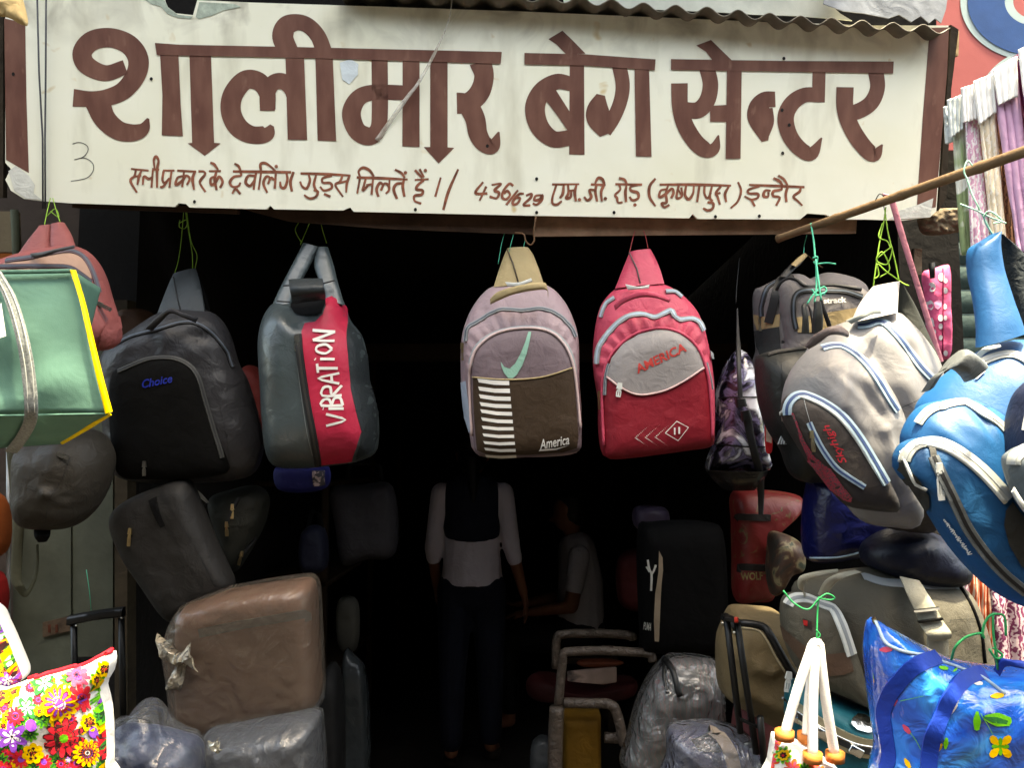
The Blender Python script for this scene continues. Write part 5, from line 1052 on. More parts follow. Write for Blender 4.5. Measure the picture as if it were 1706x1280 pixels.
Puff(T, 'bundle', [(190, 1225), (240, 1210), (300, 1222), (335, 1240), (345, 1300), (340, 1380), (185, 1380)], fab('dark_blue_vinyl', (.02, .04, .10), .4), 0, .10, .06, p=4, amp=.006, seed=63)
Puff(T, 'plastic_wrap', [(186, 1215), (215, 1195), (232, 1172), (250, 1164), (264, 1172), (285, 1200), (310, 1216), (332, 1228), (348, 1300), (344, 1384), (180, 1384)], film('loose_film', (.45, .47, .5), .10, .2, 14, .5, .7), 0, .12, .07, p=3, amp=.03, fr=15, seed=64)
# trolley case behind the floral bag
T = Thing('trolley_case', 'black trolley case handle standing against the steel door', 'suitcase', 165, 1500, 2.35)
Puff(T, 'case', [(108, 1222), (212, 1210), (222, 1230), (226, 1400), (224, 1480), (104, 1480), (100, 1400), (102, 1235)], black_cloth, 0, .10, .10, p=8, amp=.002)
for x0, x1 in ((123, 126), (202, 206)):
    tube('handle_rod', [Vector(T.L(x0, 1030, 0)), Vector(T.L(x1, 1230, 0))], .009, black_plastic, T.o)
band(T, 'grip', [((116, 1026), (116, 1042), .0), ((160, 1018), (160, 1033), .004), ((207, 1012), (207, 1028), .0)], black_plastic, .026, .004)
for x, y in ((127, 1043), (203, 1030)): bevbox('rivet', (.006, .006, .006), steel, T.o, .002, 1, T.L(x, y, .014))
# ---- floral bag with printed flowers
PC = {n: fab('print_'+n, c_, .55, var=.05, bump=.3) for n, c_ in dict(red=(.60, .02, .045), yellow=(.80, .52, .01), green=(.03, .20, .045), lime=(.16, .48, .02), purple=(.27, .08, .48), white=(.78, .77, .74), dark=(.07, .012, .012), dgreen=(.012, .055, .015), orange=(.70, .13, .03), black=(.015, .012, .02), pink=(.6, .1, .18)).items()}
white_c = fab('white_cotton', (.76, .74, .70), .6, var=.06, bump=.4)
class Print:
    def __init__(s): s.polys = []; s.k = 0
    def petals(s, x, y, r0, r1, n, wd, c, rot=0, tip=.62):
        for i in range(n):
            a = rot+2*math.pi*i/n; ca, sa = math.cos(a), math.sin(a)
            def pt(r, w_): return (x+ca*r-sa*w_, y+sa*r+ca*w_)
            s.polys.append((c, s.k, [pt(r0, -wd*.3), pt(r0+(r1-r0)*tip*.6, -wd*.8), pt(r0+(r1-r0)*tip, -wd), pt(r1-wd*.25, -wd*.62), pt(r1, 0), pt(r1-wd*.25, wd*.62), pt(r0+(r1-r0)*tip, wd), pt(r0+(r1-r0)*tip*.6, wd*.8), pt(r0, wd*.3)]))
        s.k += 1
    def disc(s, x, y, r, c, n=14):
        s.polys.append((c, s.k, [(x+r*math.cos(2*math.pi*i/n), y+r*math.sin(2*math.pi*i/n)) for i in range(n)])); s.k += 1
    def daisy(s, x, y, r, rot=0):
        s.petals(x, y, r*.2, r*1.04, 12, r*.17, 'dark', rot); s.petals(x, y, r*.2, r*.97, 12, r*.14, 'red', rot); s.disc(x, y, r*.4, 'green'); s.petals(x, y, 0, r*.22, 10, r*.06, 'lime', rot); s.disc(x, y, r*.12, 'lime')
    def sunny(s, x, y, r, rot=0):
        s.petals(x, y, r*.2, r, 13, r*.2, 'yellow', rot); s.petals(x, y, r*.2, r*.8, 13, r*.1, 'red', rot); s.petals(x, y, r*.3, r*.7, 13, r*.06, 'purple', rot); s.disc(x, y, r*.32, 'white'); s.disc(x, y, r*.25, 'purple')
    def star(s, x, y, r, rot=0, base='green'):
        s.petals(x, y, 0, r, 6, r*.26, base, rot, .55); s.petals(x, y, r*.06, r*.62, 6, r*.12, 'white', rot, .6); s.petals(x, y, 0, r*.45, 6, r*.02, 'black', rot+.3); s.disc(x, y, r*.08, 'black')
    def bloom(s, x, y, r, rot=0):
        s.petals(x, y, 0, r, 7, r*.36, 'yellow', rot, .65); s.petals(x, y, 0, r*.6, 7, r*.2, 'dark', rot, .65); s.disc(x, y, r*.22, 'red')
    def rosy(s, x, y, r, rot=0, c='red'):
        s.petals(x, y, r*.15, r, 10, r*.19, c, rot); s.disc(x, y, r*.38, 'purple'); s.petals(x, y, 0, r*.3, 8, r*.04, 'black', rot)
    def leafy(s, x, y, r, rot=0):
        s.petals(x, y, 0, r, 9, r*.22, 'lime', rot, .5); s.petals(x, y, 0, r*.8, 9, r*.12, 'green', rot, .5); s.petals(x, y, 0, r*.45, 7, r*.1, 'dgreen', rot); s.disc(x, y, r*.1, 'lime')
    def sunred(s, x, y, r, rot=0):
        s.petals(x, y, r*.2, r, 14, r*.15, 'yellow', rot); s.petals(x, y, r*.2, r*.78, 14, r*.12, 'orange', rot+.22); s.petals(x, y, r*.1, r*.62, 14, r*.08, 'dark', rot); s.disc(x, y, r*.34, 'purple'); s.disc(x, y, r*.16, 'white'); s.disc(x, y, r*.09, 'black')
    def lay(s, puff, zf, step=.000012):
        by = {}
        for c, k, po in s.polys: by.setdefault(c, []).append((k, po))
        for c, L_ in by.items():
            bm = bmesh.new(); el = bm.verts.layers.float.new('eps')
            for k, po in L_:
                vs_ = []
                for x, y in zf(*po):
                    u, v, _ = puff.S(x, y); dx, dy = u-puff.c[0], v-puff.c[1]; a = math.atan2(dy, dx); rr = math.hypot(dx, dy); lim = puff.R(a)*.985
                    if rr > lim: u, v = puff.c[0]+dx*lim/rr, puff.c[1]+dy*lim/rr
                    q = bm.verts.new((u, v, 0)); q[el] = k*step; vs_.append(q)
                try: bm.faces.new(vs_).normal_update()
                except ValueError: pass
            bmesh.ops.triangulate(bm, faces=bm.faces[:])
            tag(puff.drape('flower_print', bm, PC[c], .0008, None, .03), kind='stuff')
GF = 'floral cotton bags'
T = Thing('floral_bag', 'white cotton bag printed with red yellow and purple flowers, full and upright', 'bag', 80, 1290, 1.55)
bd = Puff(T, 'body', l6((-260, 660), (0, 640), (240, 556), (450, 505), (700, 430), (870, 345), (925, 322), (938, 390), (918, 490), (862, 590), (890, 720), (912, 900), (918, 1290), (900, 1420), (-260, 1420)), white_c, 0, .10, .06, p=3, amp=.007, seed=71, na=150)
pr = Print()
for (x, y, r_) in ((40, 690, 80), (-60, 880, 90), (150, 1150, 85), (470, 1230, 80), (250, 1000, 70), (820, 560, 90), (350, 880, 80), (700, 1270, 70), (560, 560, 70), (30, 1160, 90), (850, 1260, 60), (300, 1270, 90), (900, 420, 40), (760, 930, 60), (120, 620, 60)): pr.leafy(x, y, r_, rnd.random())
for k in range(62):
    x, y = rnd.uniform(-150, 900), rnd.uniform(520, 1400); [pr.leafy, pr.rosy, pr.bloom][k % 3](x, y, rnd.uniform(38, 70), rnd.random())
pr.star(370, 605, 115, .2); pr.star(230, 800, 100, .9); pr.star(110, 1020, 130, .4, 'purple'); pr.star(870, 750, 75, .3, 'purple'); pr.star(560, 1210, 28, .2, 'purple')
pr.rosy(640, 530, 95, .1, 'pink'); pr.rosy(150, 545, 60, .2, 'pink'); pr.rosy(140, 860, 75, .4, 'red'); pr.rosy(665, 710, 118, .15); pr.rosy(185, 1200, 78, .3); pr.rosy(570, 1290, 55, .3); pr.rosy(40, 1290, 80, .1)
pr.sunny(490, 752, 148, .05); pr.bloom(845, 465, 62, .2); pr.bloom(10, 705, 85, .5); pr.bloom(725, 905, 80, .3); pr.bloom(280, 1155, 92, .2); pr.bloom(330, 820, 45, .6)
pr.disc(765, 985, 50, 'purple'); pr.disc(265, 930, 45, 'purple'); pr.daisy(522, 1032, 165, .1); pr.daisy(870, 1095, 120, .25); pr.sunred(706, 1155, 115, .1); pr.leafy(835, 835, 85, .2)
pr.lay(bd, l6)
bd.piping(l6((240, 556), (450, 507), (700, 432), (870, 348), (922, 325)), .004, PC['red'], .002, name='zip_edge')
T = Thing('floral_bag', 'floral cotton bag corner leaning in at the left edge', 'bag', 10, 1150, 1.62)
bd = Puff(T, 'body', l6((-260, -120), (-40, -60), (20, 50), (85, 190), (140, 320), (205, 480), (214, 530), (140, 585), (0, 625), (-260, 660)), white_c, 0, .06, .05, p=3, amp=.006, seed=73)
pr = Print()
for (x, y, r_) in ((60, 230, 90), (140, 430, 80), (-40, 60, 80), (30, 470, 70), (-60, 300, 90)): pr.leafy(x, y, r_, rnd.random())
for k in range(22): [pr.leafy, pr.rosy, pr.bloom][k % 3](rnd.uniform(-120, 190), rnd.uniform(-20, 620), rnd.uniform(40, 65), rnd.random())
pr.disc(15, 120, 42, 'purple'); pr.bloom(45, 310, 92, .3); pr.rosy(-10, 380, 60, .2); pr.bloom(30, 480, 60, .6); pr.rosy(150, 548, 72, .1, 'pink'); pr.star(60, 560, 70, .2, 'purple'); pr.lay(bd, l6)
bd.piping(l6((0, 628), (70, 606), (140, 588)), .003, black_cloth, .002, name='hem')
# left edge bits of the neighbouring stall
T = Thing('wall_panel', 'cream and orange painted panel at the left edge above the pink backpack', 'panel', 10, 450, 2.68)
tquad(T, 'panel', [(-80, 352), (28, 352), (30, 420), (-80, 420)], 0, fab('dull_cream', (.26, .21, .14), .8, var=.2), .02); tquad(T, 'panel', [(-80, 422), (22, 422), (20, 470), (-80, 470)], .003, fab('dull_orange', (.38, .13, .03), .8), .02)
tube('pipe', [Vector(T.L(24, 350, .05)), Vector(T.L(30, 480, .05))], .012, fab('green_pipe', (.12, .13, .09), .7), T.o)
T = Thing('orange_box', 'sliver of an orange and red box at the left edge below the round bag', 'box', -10, 1010, 2.5)
Puff(T, 'box', [(-70, 820), (6, 828), (10, 920), (-70, 930)], fab('box_orange', (.30, .09, .02), .7), 0, .05, p=9, amp=0); Puff(T, 'box', [(-70, 950), (3, 955), (5, 1030), (-70, 1040)], fab('box_red', (.35, .02, .02), .7), 0, .05, p=9, amp=0)
# ================================================================ lower right goods
r1 = Z(1156, 760, 5.333); r2 = Z(1156, 940, 3.763); r3 = Z(1406, 880, 3.2)
T = Thing('sports_bag', 'royal blue glossy bag with pale rim under the silver backpack', 'bag', 1400, 930, 2.15)
bd = Puff(T, 'body', [(1352, 796), (1400, 780), (1470, 800), (1520, 860), (1530, 905), (1458, 920), (1400, 932), (1352, 936), (1338, 915), (1337, 860), (1342, 820)], fab('royal_blue', (.010, .014, .085), .3, var=.15, bump=.4), 0, .10, .06, amp=.006, seed=81)
bd.piping([(1350, 930), (1400, 928), (1450, 915), (1480, 900)], .0025, zip_blue, .001)
T = Thing('sports_bag', 'dark navy bag resting on top of the olive travel bag', 'bag', 1530, 972, 1.98)
Puff(T, 'body', [(1440, 905), (1490, 880), (1560, 890), (1600, 930), (1610, 958), (1590, 974), (1520, 972), (1460, 950), (1436, 935)], fab('navy_gloss', (.008, .012, .03), .35, var=.2), 0, .09, .06, p=3, amp=.006, seed=82)
T = Thing('travel_bag', 'olive grey travel bag with brown leather band and pale webbing buckle strap', 'travel bag', 1480, 1180, 2.0)
ol = fab('olive_canvas', (.125, .115, .09), .65, var=.12, bump=.4, fine=.4); lea = fab('brown_leather', (.13, .085, .06), .5); wbp = fab('pale_webbing', (.40, .38, .31), .7, var=.1, fine=.5)
bd = Puff(T, 'body', [(1320, 985), (1345, 962), (1410, 950), (1480, 946), (1560, 960), (1602, 978), (1625, 1020), (1640, 1075), (1642, 1130), (1600, 1180), (1500, 1190), (1440, 1180), (1380, 1130), (1335, 1060)], ol, 0, .13, .08, p=3, amp=.006, fr=8, seed=84, folds=[(1470, 985, 1440, 960, .01, .015)])
bd.piping(r3((610, 300), (680, 420), (730, 560), (750, 720)), .0035, black_cloth, .002)
bd.ribbon('zipper', r3((80, 250), (200, 290), (330, 300), (520, 312), (600, 305)), .02, zip_grey, .002); bd.strokes('seam', [r3((560, 495), (640, 488), (700, 486))], .8, black_plastic, .002)
ep = Puff(T, 'end_pocket', r2((546, 270), (575, 195), (660, 182), (770, 225), (880, 268), (930, 360), (980, 490), (1020, 600), (1065, 760), (1092, 890), (960, 835), (820, 775), (690, 700), (610, 590), (556, 420)), ol, .07, .07, .05, p=4, amp=.004, seed=85)
ep.zipper(r2((560, 225), (590, 196), (650, 192), (755, 236), (862, 280), (912, 360), (950, 460), (985, 570)), .026, zip_white, zip_grey)
ep.patch('leather_band', r2((560, 395), (620, 450), (700, 515), (800, 566), (880, 562), (968, 548), (998, 672), (930, 694), (850, 700), (760, 668), (670, 600), (588, 490)), lea, .003)
ep.patch('logo_tag', r2((680, 342), (736, 360), (740, 412), (690, 388)), fab('tag_brown', (.06, .04, .035), .5), .003); ep.patch('logo_mark', r2((684, 350), (712, 356), (712, 390), (690, 382)), fab('logo_red', (.40, .02, .02), .5), .004)
ep.patch('striped_gusset', r2((1000, 170), (1040, 200), (1090, 300), (1094, 420), (1060, 540), (1010, 420), (960, 300), (900, 240)), pattern('moire', [(.4, (.13, .12, .095)), (.55, (.16, .15, .15))], 40, .7, 2, 'wave'), .003)
band(T, 'handle', [(*r2((700, 180), (690, 215)), .10), (*r2((655, 150), (690, 160)), .13), (*r2((665, 80), (705, 105)), .15), (*r2((770, 48), (800, 72)), .15), (*r2((900, 32), (900, 55)), .12)], wbp, .006, .002)
band(T, 'handle', [(*r2((778, 190), (812, 225)), .13), (*r2((820, 110), (880, 130)), .15), (*r2((900, 62), (940, 88)), .16), (*r2((1010, 38), (1050, 52)), .13)], wbp, .006, .002)
band(T, 'buckle_strap', [(*r3((296, 258), (400, 280)), .10), (*r3((335, 350), (445, 350)), .13), (*r3((378, 440), (490, 425)), .145), (*r3((405, 515), (530, 500)), .15), (*r3((440, 570), (572, 560)), .16), (*r3((452, 606), (566, 590)), .15), (*r3((445, 580), (555, 575)), .14), (*r3((440, 680), (560, 680)), .13)], wbp, .006, .002)
bk_ = band(T, 'buckle', [(*r3((368, 438), (505, 422)), .153), (*r3((374, 450), (510, 434)), .158)], black_plastic, .008, .001); band(T, 'buckle', [(*r3((392, 496), (524, 478)), .158), (*r3((398, 508), (530, 490)), .156)], black_plastic, .008, .001)
T = Thing('trolley_case', 'beige moulded trolley case with black piping and black pull rods', 'suitcase', 1270, 1230, 2.25)
bg_ = fab('beige_moulded', (.20, .155, .09), .6, var=.1, fine=.4)
bd = Puff(T, 'case', r2((222, 300), (260, 268), (400, 275), (520, 295), (580, 400), (625, 600), (640, 730), (610, 900), (580, 1010), (470, 990), (380, 940), (200, 830), (156, 740), (152, 500), (185, 385)), bg_, 0, .12, .10, p=5, amp=.002, seed=87, folds=[(*r2((370, 610))[0], *r2((440, 680))[0], .016, .022), (*r2((440, 680))[0], *r2((540, 660))[0], .014, .016), (*r2((170, 740))[0], *r2((560, 920))[0], .012, .02)])
bd.piping(r2((195, 345), (270, 370), (420, 395), (470, 440), (530, 540), (590, 650), (640, 720)), .010, black_plastic, .004)
bd.piping(r2((300, 400), (400, 420), (450, 470), (510, 580), (575, 690)), .0025, sol('gold_pipe', (.45, .38, .26)), .002)
for a, b_ in (((205, 345), (292, 1060)), ((268, 352), (392, 1190)), ((415, 960), (440, 1250))):
    pA, pB = r2(a, b_); tube('pull_rod', [Vector(T.L(*pA, .16)), Vector(T.L(*pB, .14))], .0085, black_plastic, T.o)
band(T, 'grip', [(*r2((178, 318), (182, 350)), .165), (*r2((240, 330), (242, 362)), .17), (*r2((285, 345), (286, 378)), .165)], black_plastic, .03, .004)
for a in ((180, 372), (252, 430)): bevbox('rivet', (.007, .007, .007), steel, T.o, .002, 1, T.L(*r2(a)[0], .178))
bevbox('red_button', (.010, .014, .006), fab('button_red', (.5, .06, .04), .4), T.o, .002, 1, T.L(*r2((266, 352))[0], .188))
band(T, 'crossbar', [(*r2((285, 960), (290, 985)), .15), (*r2((400, 1010), (405, 1035)), .145)], black_plastic, .012, .002)
T = Thing('suitcase', 'pink suitcase standing low behind the trolley rods', 'suitcase', 1250, 1330, 2.38)
Puff(T, 'case', [(1228, 1180), (1262, 1172), (1300, 1190), (1305, 1340), (1226, 1340)], fab('dull_pink', (.22, .075, .075), .6), 0, .08, .08, p=7, amp=.002)
T = Thing('briefcase', 'teal hard briefcase with chrome corner and metal rim', 'briefcase', 1400, 1310, 1.95)
tl = fab('teal_shell', (.012, .14, .17), .4, var=.12, bump=.15); chrome = fab('chrome', (.72, .72, .70), .16, metal=1, bump=.3, var=.1)
bd = Puff(T, 'shell', [(1312, 1150), (1322, 1136), (1345, 1138), (1400, 1166), (1470, 1190), (1540, 1200), (1560, 1250), (1556, 1340), (1340, 1340), (1316, 1260), (1310, 1195)], tl, 0, .11, .08, p=5, amp=.001, seed=89)
rimp = r2((598, 880), (650, 925), (740, 990), (830, 1050), (930, 1105), (1030, 1145), (1130, 1165))
bd.ribbon('metal_rim', rimp, .042, fab('rim_metal', (.50, .47, .36), .35, metal=.8), .004); bd.ribbon('rim_gap', r2((600, 892), (650, 937), (740, 1002), (830, 1062), (930, 1117), (1030, 1157), (1130, 1177)), .014, zip_black, .0065)
bd.piping(r2((598, 868), (650, 912), (740, 977), (830, 1037), (930, 1092), (1030, 1131), (1130, 1150)), .0025, chrome, .007, name='rim_bead')
bd.patch('chrome_corner', r2((975, 1010), (985, 975), (1020, 950), (1065, 955), (1110, 985), (1118, 1060), (1080, 1062), (1020, 1045)), chrome, .006)
for a in ((640, 960), (780, 1045), (1000, 1160)):
    x, y = r2(a)[0]; q = bd.S(x, y); bevbox('latch', (.032, .02, .012), chrome, T.o, .003, 2, (q[0], q[1], q[2]+.012), Matrix.Rotation(R(-28), 3, 'Z'))
bd.pull(*r2((592, 690))[0], .028, -8, zip_white, .014)
# shiny blue bag
T = Thing('shiny_bag', 'glossy electric blue shopping bag printed with small flowers', 'bag', 1600, 1300, 1.55)
m = pattern('blue_foil', [(.3, (.006, .03, .26)), (.48, (.010, .10, .50)), (.58, (.015, .22, .70)), (.70, (.06, .42, .82))], 5, .13, 1.6, 'noise', 3, .6, bump=.8)  # lighter blue stops paint the foil's highlights into the colour
bd = Puff(T, 'body', r3((135, 488), (190, 498), (300, 560), (450, 640), (560, 690), (700, 725), (860, 745), (980, 730), (1100, 760), (1140, 1000), (1120, 1400), (220, 1400), (170, 1150), (135, 900), (112, 650)), m, 0, .11, .07, p=2.8, amp=.012, fr=8, seed=91, na=150, folds=[(1460, 1060, 1500, 1150, .014, .012), (1540, 1120, 1560, 1230, .016, .014), (1640, 1140, 1620, 1240, .014, .02), (1480, 1150, 1520, 1250, -.012, .015), (1600, 1110, 1690, 1160, -.012, .015)])
bw = fab('blue_webbing', (.010, .07, .40), .5, var=.1)
for path in (((500, 690), (390, 730), (310, 800), (240, 900), (205, 1030), (205, 1180), (220, 1330)), ((740, 770), (640, 810), (570, 890), (520, 990), (475, 1110), (455, 1220), (450, 1340))):
    bd.ribbon('strap', r3(*path), .027, bw, .003)
bd.piping(r3((175, 500), (215, 600), (270, 640), (360, 670), (440, 680)), .003, zip_blue, .001, name='zip_edge'); bd.pull(*r3((178, 505))[0], .03, 25, brass, .008)
bd.piping(r3((520, 715), (620, 750), (740, 800), (860, 890)), .003, zip_blue, .001, name='zip_edge')
pr = Print()
def bud(x, y, L_, a, c, wd=14):
    pr.petals(x, y, 0, L_, 1, wd, c, R(a), .5)
for (x, y, L_, a, c) in ((245, 960, 60, -50, 'pink'), (315, 1050, 62, 50, 'pink'), (190, 650, 70, -2, 'pink'), (570, 990, 95, -72, 'white'), (685, 825, 55, 8, 'white'), (780, 900, 72, -5, 'yellow'), (152, 860, 75, -90, 'yellow'), (505, 1190, 45, -70, 'yellow'), (325, 1230, 60, 60, 'yellow'), (220, 1160, 80, -95, 'pink'), (470, 708, 50, -10, 'pink'), (540, 1180, 62, -85, 'lime'), (130, 780, 55, -60, 'lime'), (505, 745, 50, 10, 'lime'), (580, 770, 30, -40, 'lime'), (330, 665, 30, 10, 'lime')): bud(x, y, L_, a, c, L_*.22)
pr.petals(745, 1010, 0, 150, 1, 36, 'lime', R(10), .5); pr.petals(745, 1012, 0, 130, 1, 16, 'green', R(12), .5); pr.petals(710, 980, 0, 100, 1, 20, 'lime', R(92), .5)
pr.petals(832, 1165, 10, 78, 4, 22, 'yellow', R(45), .6); pr.petals(832, 1165, 0, 48, 4, 12, 'lime', 0, .6)
for ln in (((300, 922), (360, 910), (430, 895)), ((355, 1090), (385, 1130), (410, 1180)), ((720, 985), (760, 1050), (790, 1100))):
    pass
pr.lay(bd, r3, .00005)
bd.strokes('stem_print', [r3((300, 922), (360, 910), (430, 895)), r3((355, 1090), (385, 1130), (410, 1180)), r3((725, 990), (760, 1050), (790, 1100))], 1.0, PC['lime'], .002)
band(T, 'top_handle', [(*r3((800, 760), (830, 790)), .08), (*r3((830, 700), (860, 740)), .10), (*r3((900, 705), (920, 745)), .11), (*r3((970, 715), (980, 760)), .1), (*r3((1060, 760), (1060, 800)), .07)], bw, .006, .002)
twine(T, 'tie_string', [[(1585, 1100, .08), (1592, 1078, .1), (1610, 1062, .1), (1634, 1056, .1), (1640, 1064, .1)], [(1636, 1062, .1), (1640, 1040, .1), (1650, 1026, .1), (1664, 1024, .1), (1674, 1030, .1), (1676, 1060, .1)], [(1654, 1026, .1), (1655, 1060, .1), (1660, 1090, .1), (1662, 1116, .09)], [(1655, 1080, .1), (1670, 1092, .1), (1660, 1098, .1), (1648, 1082, .1)]], sol('twine_grass', (.03, .36, .14), .5), .0022)
# rope handled tote
T = Thing('rope_tote', 'small floral tote hung by thick white rope handles tied with green string', 'tote bag', 1340, 1330, 1.6)
ropem = fab('white_rope', (.80, .79, .76), .8, var=.04, bump=.2, fine=.6)
bd = Puff(T, 'body', r2((505, 1070), (560, 1095), (640, 1130), (730, 1180), (820, 1240), (905, 1290), (920, 1420), (440, 1420), (470, 1250), (490, 1130)), white_c, 0, .05, .05, p=4, amp=.006, seed=95)
pr = Print()
for (x, y, r_) in ((500, 1130, 50), (480, 1230, 60), (620, 1280, 60), (760, 1300, 60), (560, 1330, 60), (860, 1340, 50)): pr.petals(x, y, 5, r_, 6, r_*.3, 'orange', rnd.random(), .6); pr.petals(x, y, 5, r_*.7, 6, r_*.15, 'pink', rnd.random(), .6)
pr.leafy(560, 1200, 55, .2); pr.leafy(690, 1290, 45, .5); pr.leafy(470, 1180, 35, .1); pr.bloom(565, 1200, 35); pr.lay(bd, r2, .0001)
Puff(T, 'inner_lining', r2((515, 1062), (600, 1085), (720, 1140), (800, 1200), (890, 1275), (800, 1260), (690, 1210), (590, 1150)), white_c, -.06, .02, .01, p=3, amp=.004)
for pa_, za, pb_, zb in (((745, 510), .03, (568, 1075), .05), ((762, 512), .03, (745, 1215), .06), ((786, 516), .03, (885, 1210), .03), ((762, 520), .0, (706, 1090), -.06)):
    A, Bq = r2(pa_)[0], r2(pb_)[0]; mid = ((A[0]+Bq[0])/2-2, (A[1]+Bq[1])/2)
    tube('rope_handle', [Vector(T.L(*q)) for q in cat([(*A, za), (*mid, (za+zb)/2+.004), (*Bq, zb)], 6)], .0092, ropem, T.o, 10)
    x, y = Bq; tube('wooden_bead', [Vector(T.L(x, y-8, zb)), Vector(T.L(x, y+7, zb))], .0175, fab('bead_orange', (.55, .22, .06), .5), T.o, 12)
tube('rope_loop', [Vector(T.L(*q, .03)) for q in cat(r2((742, 520), (755, 500), (775, 500), (790, 520)), 5)], .0095, ropem, T.o, 10)
twine(T, 'hanging_string', [[(1360, 1074, .03), (1361, 1055, .03), (1362, 1020, .02), (1364, 995, .02)], [(1356, 1068, .03), (1366, 1060, .03), (1360, 1050, .03)], [(1305, 985, .02), (1322, 1005, .02), (1346, 1016, .02), (1364, 998, .02)], [(1364, 998, .02), (1378, 990, .02), (1390, 996, .02), (1384, 1000, .02), (1366, 998, .02)]], sol('twine_grass', (.03, .36, .14), .5), .0017)
# red patterned holdall and neighbours in the dark
T = Thing('holdall', 'red gift print holdall with dark bands hanging under the marbled one', 'holdall', 1270, 1012, 2.55)
rdp = pattern('red_giftprint', [(.0, (.13, .004, .004)), (.60, (.14, .005, .005)), (.66, (.12, .08, .03)), (.75, (.03, .04, .02))], 14, .5, 3, 'noise', 5)
bd = Puff(T, 'body', r1((345, 320), (600, 300), (900, 340), (950, 430), (760, 560), (720, 800), (690, 1000), (680, 1260), (520, 1290), (360, 1270), (345, 900), (340, 600)), rdp, 0, .09, .06, p=5, amp=.005, seed=101)
for y in (545, 990): bd.ribbon('band', r1((345, y-8), (500, y), (680, y+6)), .02, fab('band_dark', (.03, .022, .02), .6), .002)
bd.text('lettering', 'WOLF', r1((425, 1105))[0], r1((610, 1095))[0], 12, fab('gold_print', (.30, .24, .12), .6, var=.4, scale=90), .0, .003, bold=.03)
T = Thing('holdall', 'brown and cream floral holdall in shadow left of the royal blue bag', 'holdall', 1310, 1000, 2.4)
Puff(T, 'body', r1((680, 680), (800, 690), (930, 760), (960, 880), (940, 1000), (820, 1060), (700, 1240), (650, 1050), (660, 850)), pattern('brown_floral', [(.40, (.015, .012, .008)), (.55, (.05, .02, .01)), (.64, (.16, .13, .07)), (.72, (.02, .03, .015))], 12, .6, 2, 'noise', 3), 0, .08, .05, amp=.006, seed=103)
T = Thing('gym_bag', 'black gym bag with cream side stripe and leaping figure print', 'bag', 1090, 1075, 3.0)
zz = Z(850, 900, 3.369)
bd = Puff(T, 'body', [(1062, 890), (1085, 870), (1180, 870), (1205, 900), (1210, 1060), (1200, 1085), (1075, 1085), (1066, 1060)], black_cloth, 0, .10, .08, p=6, amp=.003, seed=105)
bd.patch('cream_stripe', zz((835, 60), (855, 100), (858, 170), (848, 260), (842, 400), (834, 570), (812, 568), (808, 450), (815, 300), (832, 180)), fab('cream_vinyl', (.42, .34, .26), .6), .003)
bd.strokes('leaping_figure', [zz((775, 112), (782, 160), (795, 195), (793, 285)), zz((795, 195), (808, 170), (818, 140)), zz((768, 150), (785, 180))], 3.2, white_print, .003)
bd.text('lettering', 'PUMA', zz((750, 502))[0], zz((792, 508))[0], 12, white_print, 0, .003, bold=.02)
T = Thing('wrapped_bag', 'bag in clear plastic with red and white print behind the blue package', 'bag', 1140, 1290, 2.5)
bd = Puff(T, 'body', zz((880, 690), (960, 655), (1060, 665), (1160, 690), (1175, 850), (1180, 1000), (1160, 1290), (680, 1290), (690, 1100), (760, 850)), pattern('red_print_bag', [(.35, (.12, .12, .12)), (.5, (.17, .16, .16)), (.58, (.30, .04, .05)), (.66, (.15, .14, .14))], 14, .5, 4, 'wave'), 0, .10, .07, p=3, amp=.008, seed=107)
Puff(T, 'plastic_wrap', zz((860, 660), (960, 640), (1080, 650), (1175, 690), (1195, 850), (1200, 1000), (1180, 1300), (650, 1300), (660, 1080), (740, 820)), film('frost_film', (.45, .45, .45), .10, .2, 18), 0, .12, .08, p=3, amp=.022, fr=14, seed=108)
bd.piping(zz((890, 690), (930, 760), (955, 880)), .009, black_plastic, .02, name='handle'); bd.piping(zz((890, 690), (880, 780), (890, 870)), .007, black_plastic, .015, name='handle')
bd.patch('barcode_label', zz((930, 720), (1060, 735), (1055, 820), (940, 800)), pattern('label_grid', [(.45, (.30, .30, .30)), (.55, (.05, .05, .05))], 200, .6, 0, 'wave'), .003)
T = Thing('wrapped_package', 'blue violet package in clear plastic at the bottom beside the rope tote', 'package', 1190, 1340, 2.2)
bd = Puff(T, 'package', zz((890, 1065), (980, 1040), (1120, 1030), (1260, 1065), (1340, 1120), (1390, 1200), (1420, 1400), (880, 1400), (885, 1200)), fab('violet_vinyl', (.06, .06, .13), .35, var=.3, scale=6), 0, .10, .06, p=4, amp=.006, seed=110)
bd.ribbon('tape', zz((1110, 1040), (1170, 1100), (1230, 1190), (1260, 1300)), .035, fab('tape_tan', (.38, .32, .26), .5), .003); bd.patch('dark_window', zz((990, 1080), (1120, 1060), (1190, 1150), (1180, 1195), (1060, 1190)), fab('dark_navy', (.012, .016, .03), .3), .003)
Puff(T, 'plastic_wrap', zz((885, 1058), (980, 1030), (1120, 1020), (1270, 1055), (1350, 1110), (1402, 1195), (1435, 1405), (870, 1405), (878, 1200)), film('clear_film2', (.5, .53, .62), .18, .12, 22), 0, .115, .07, p=4, amp=.014, fr=16, seed=111)
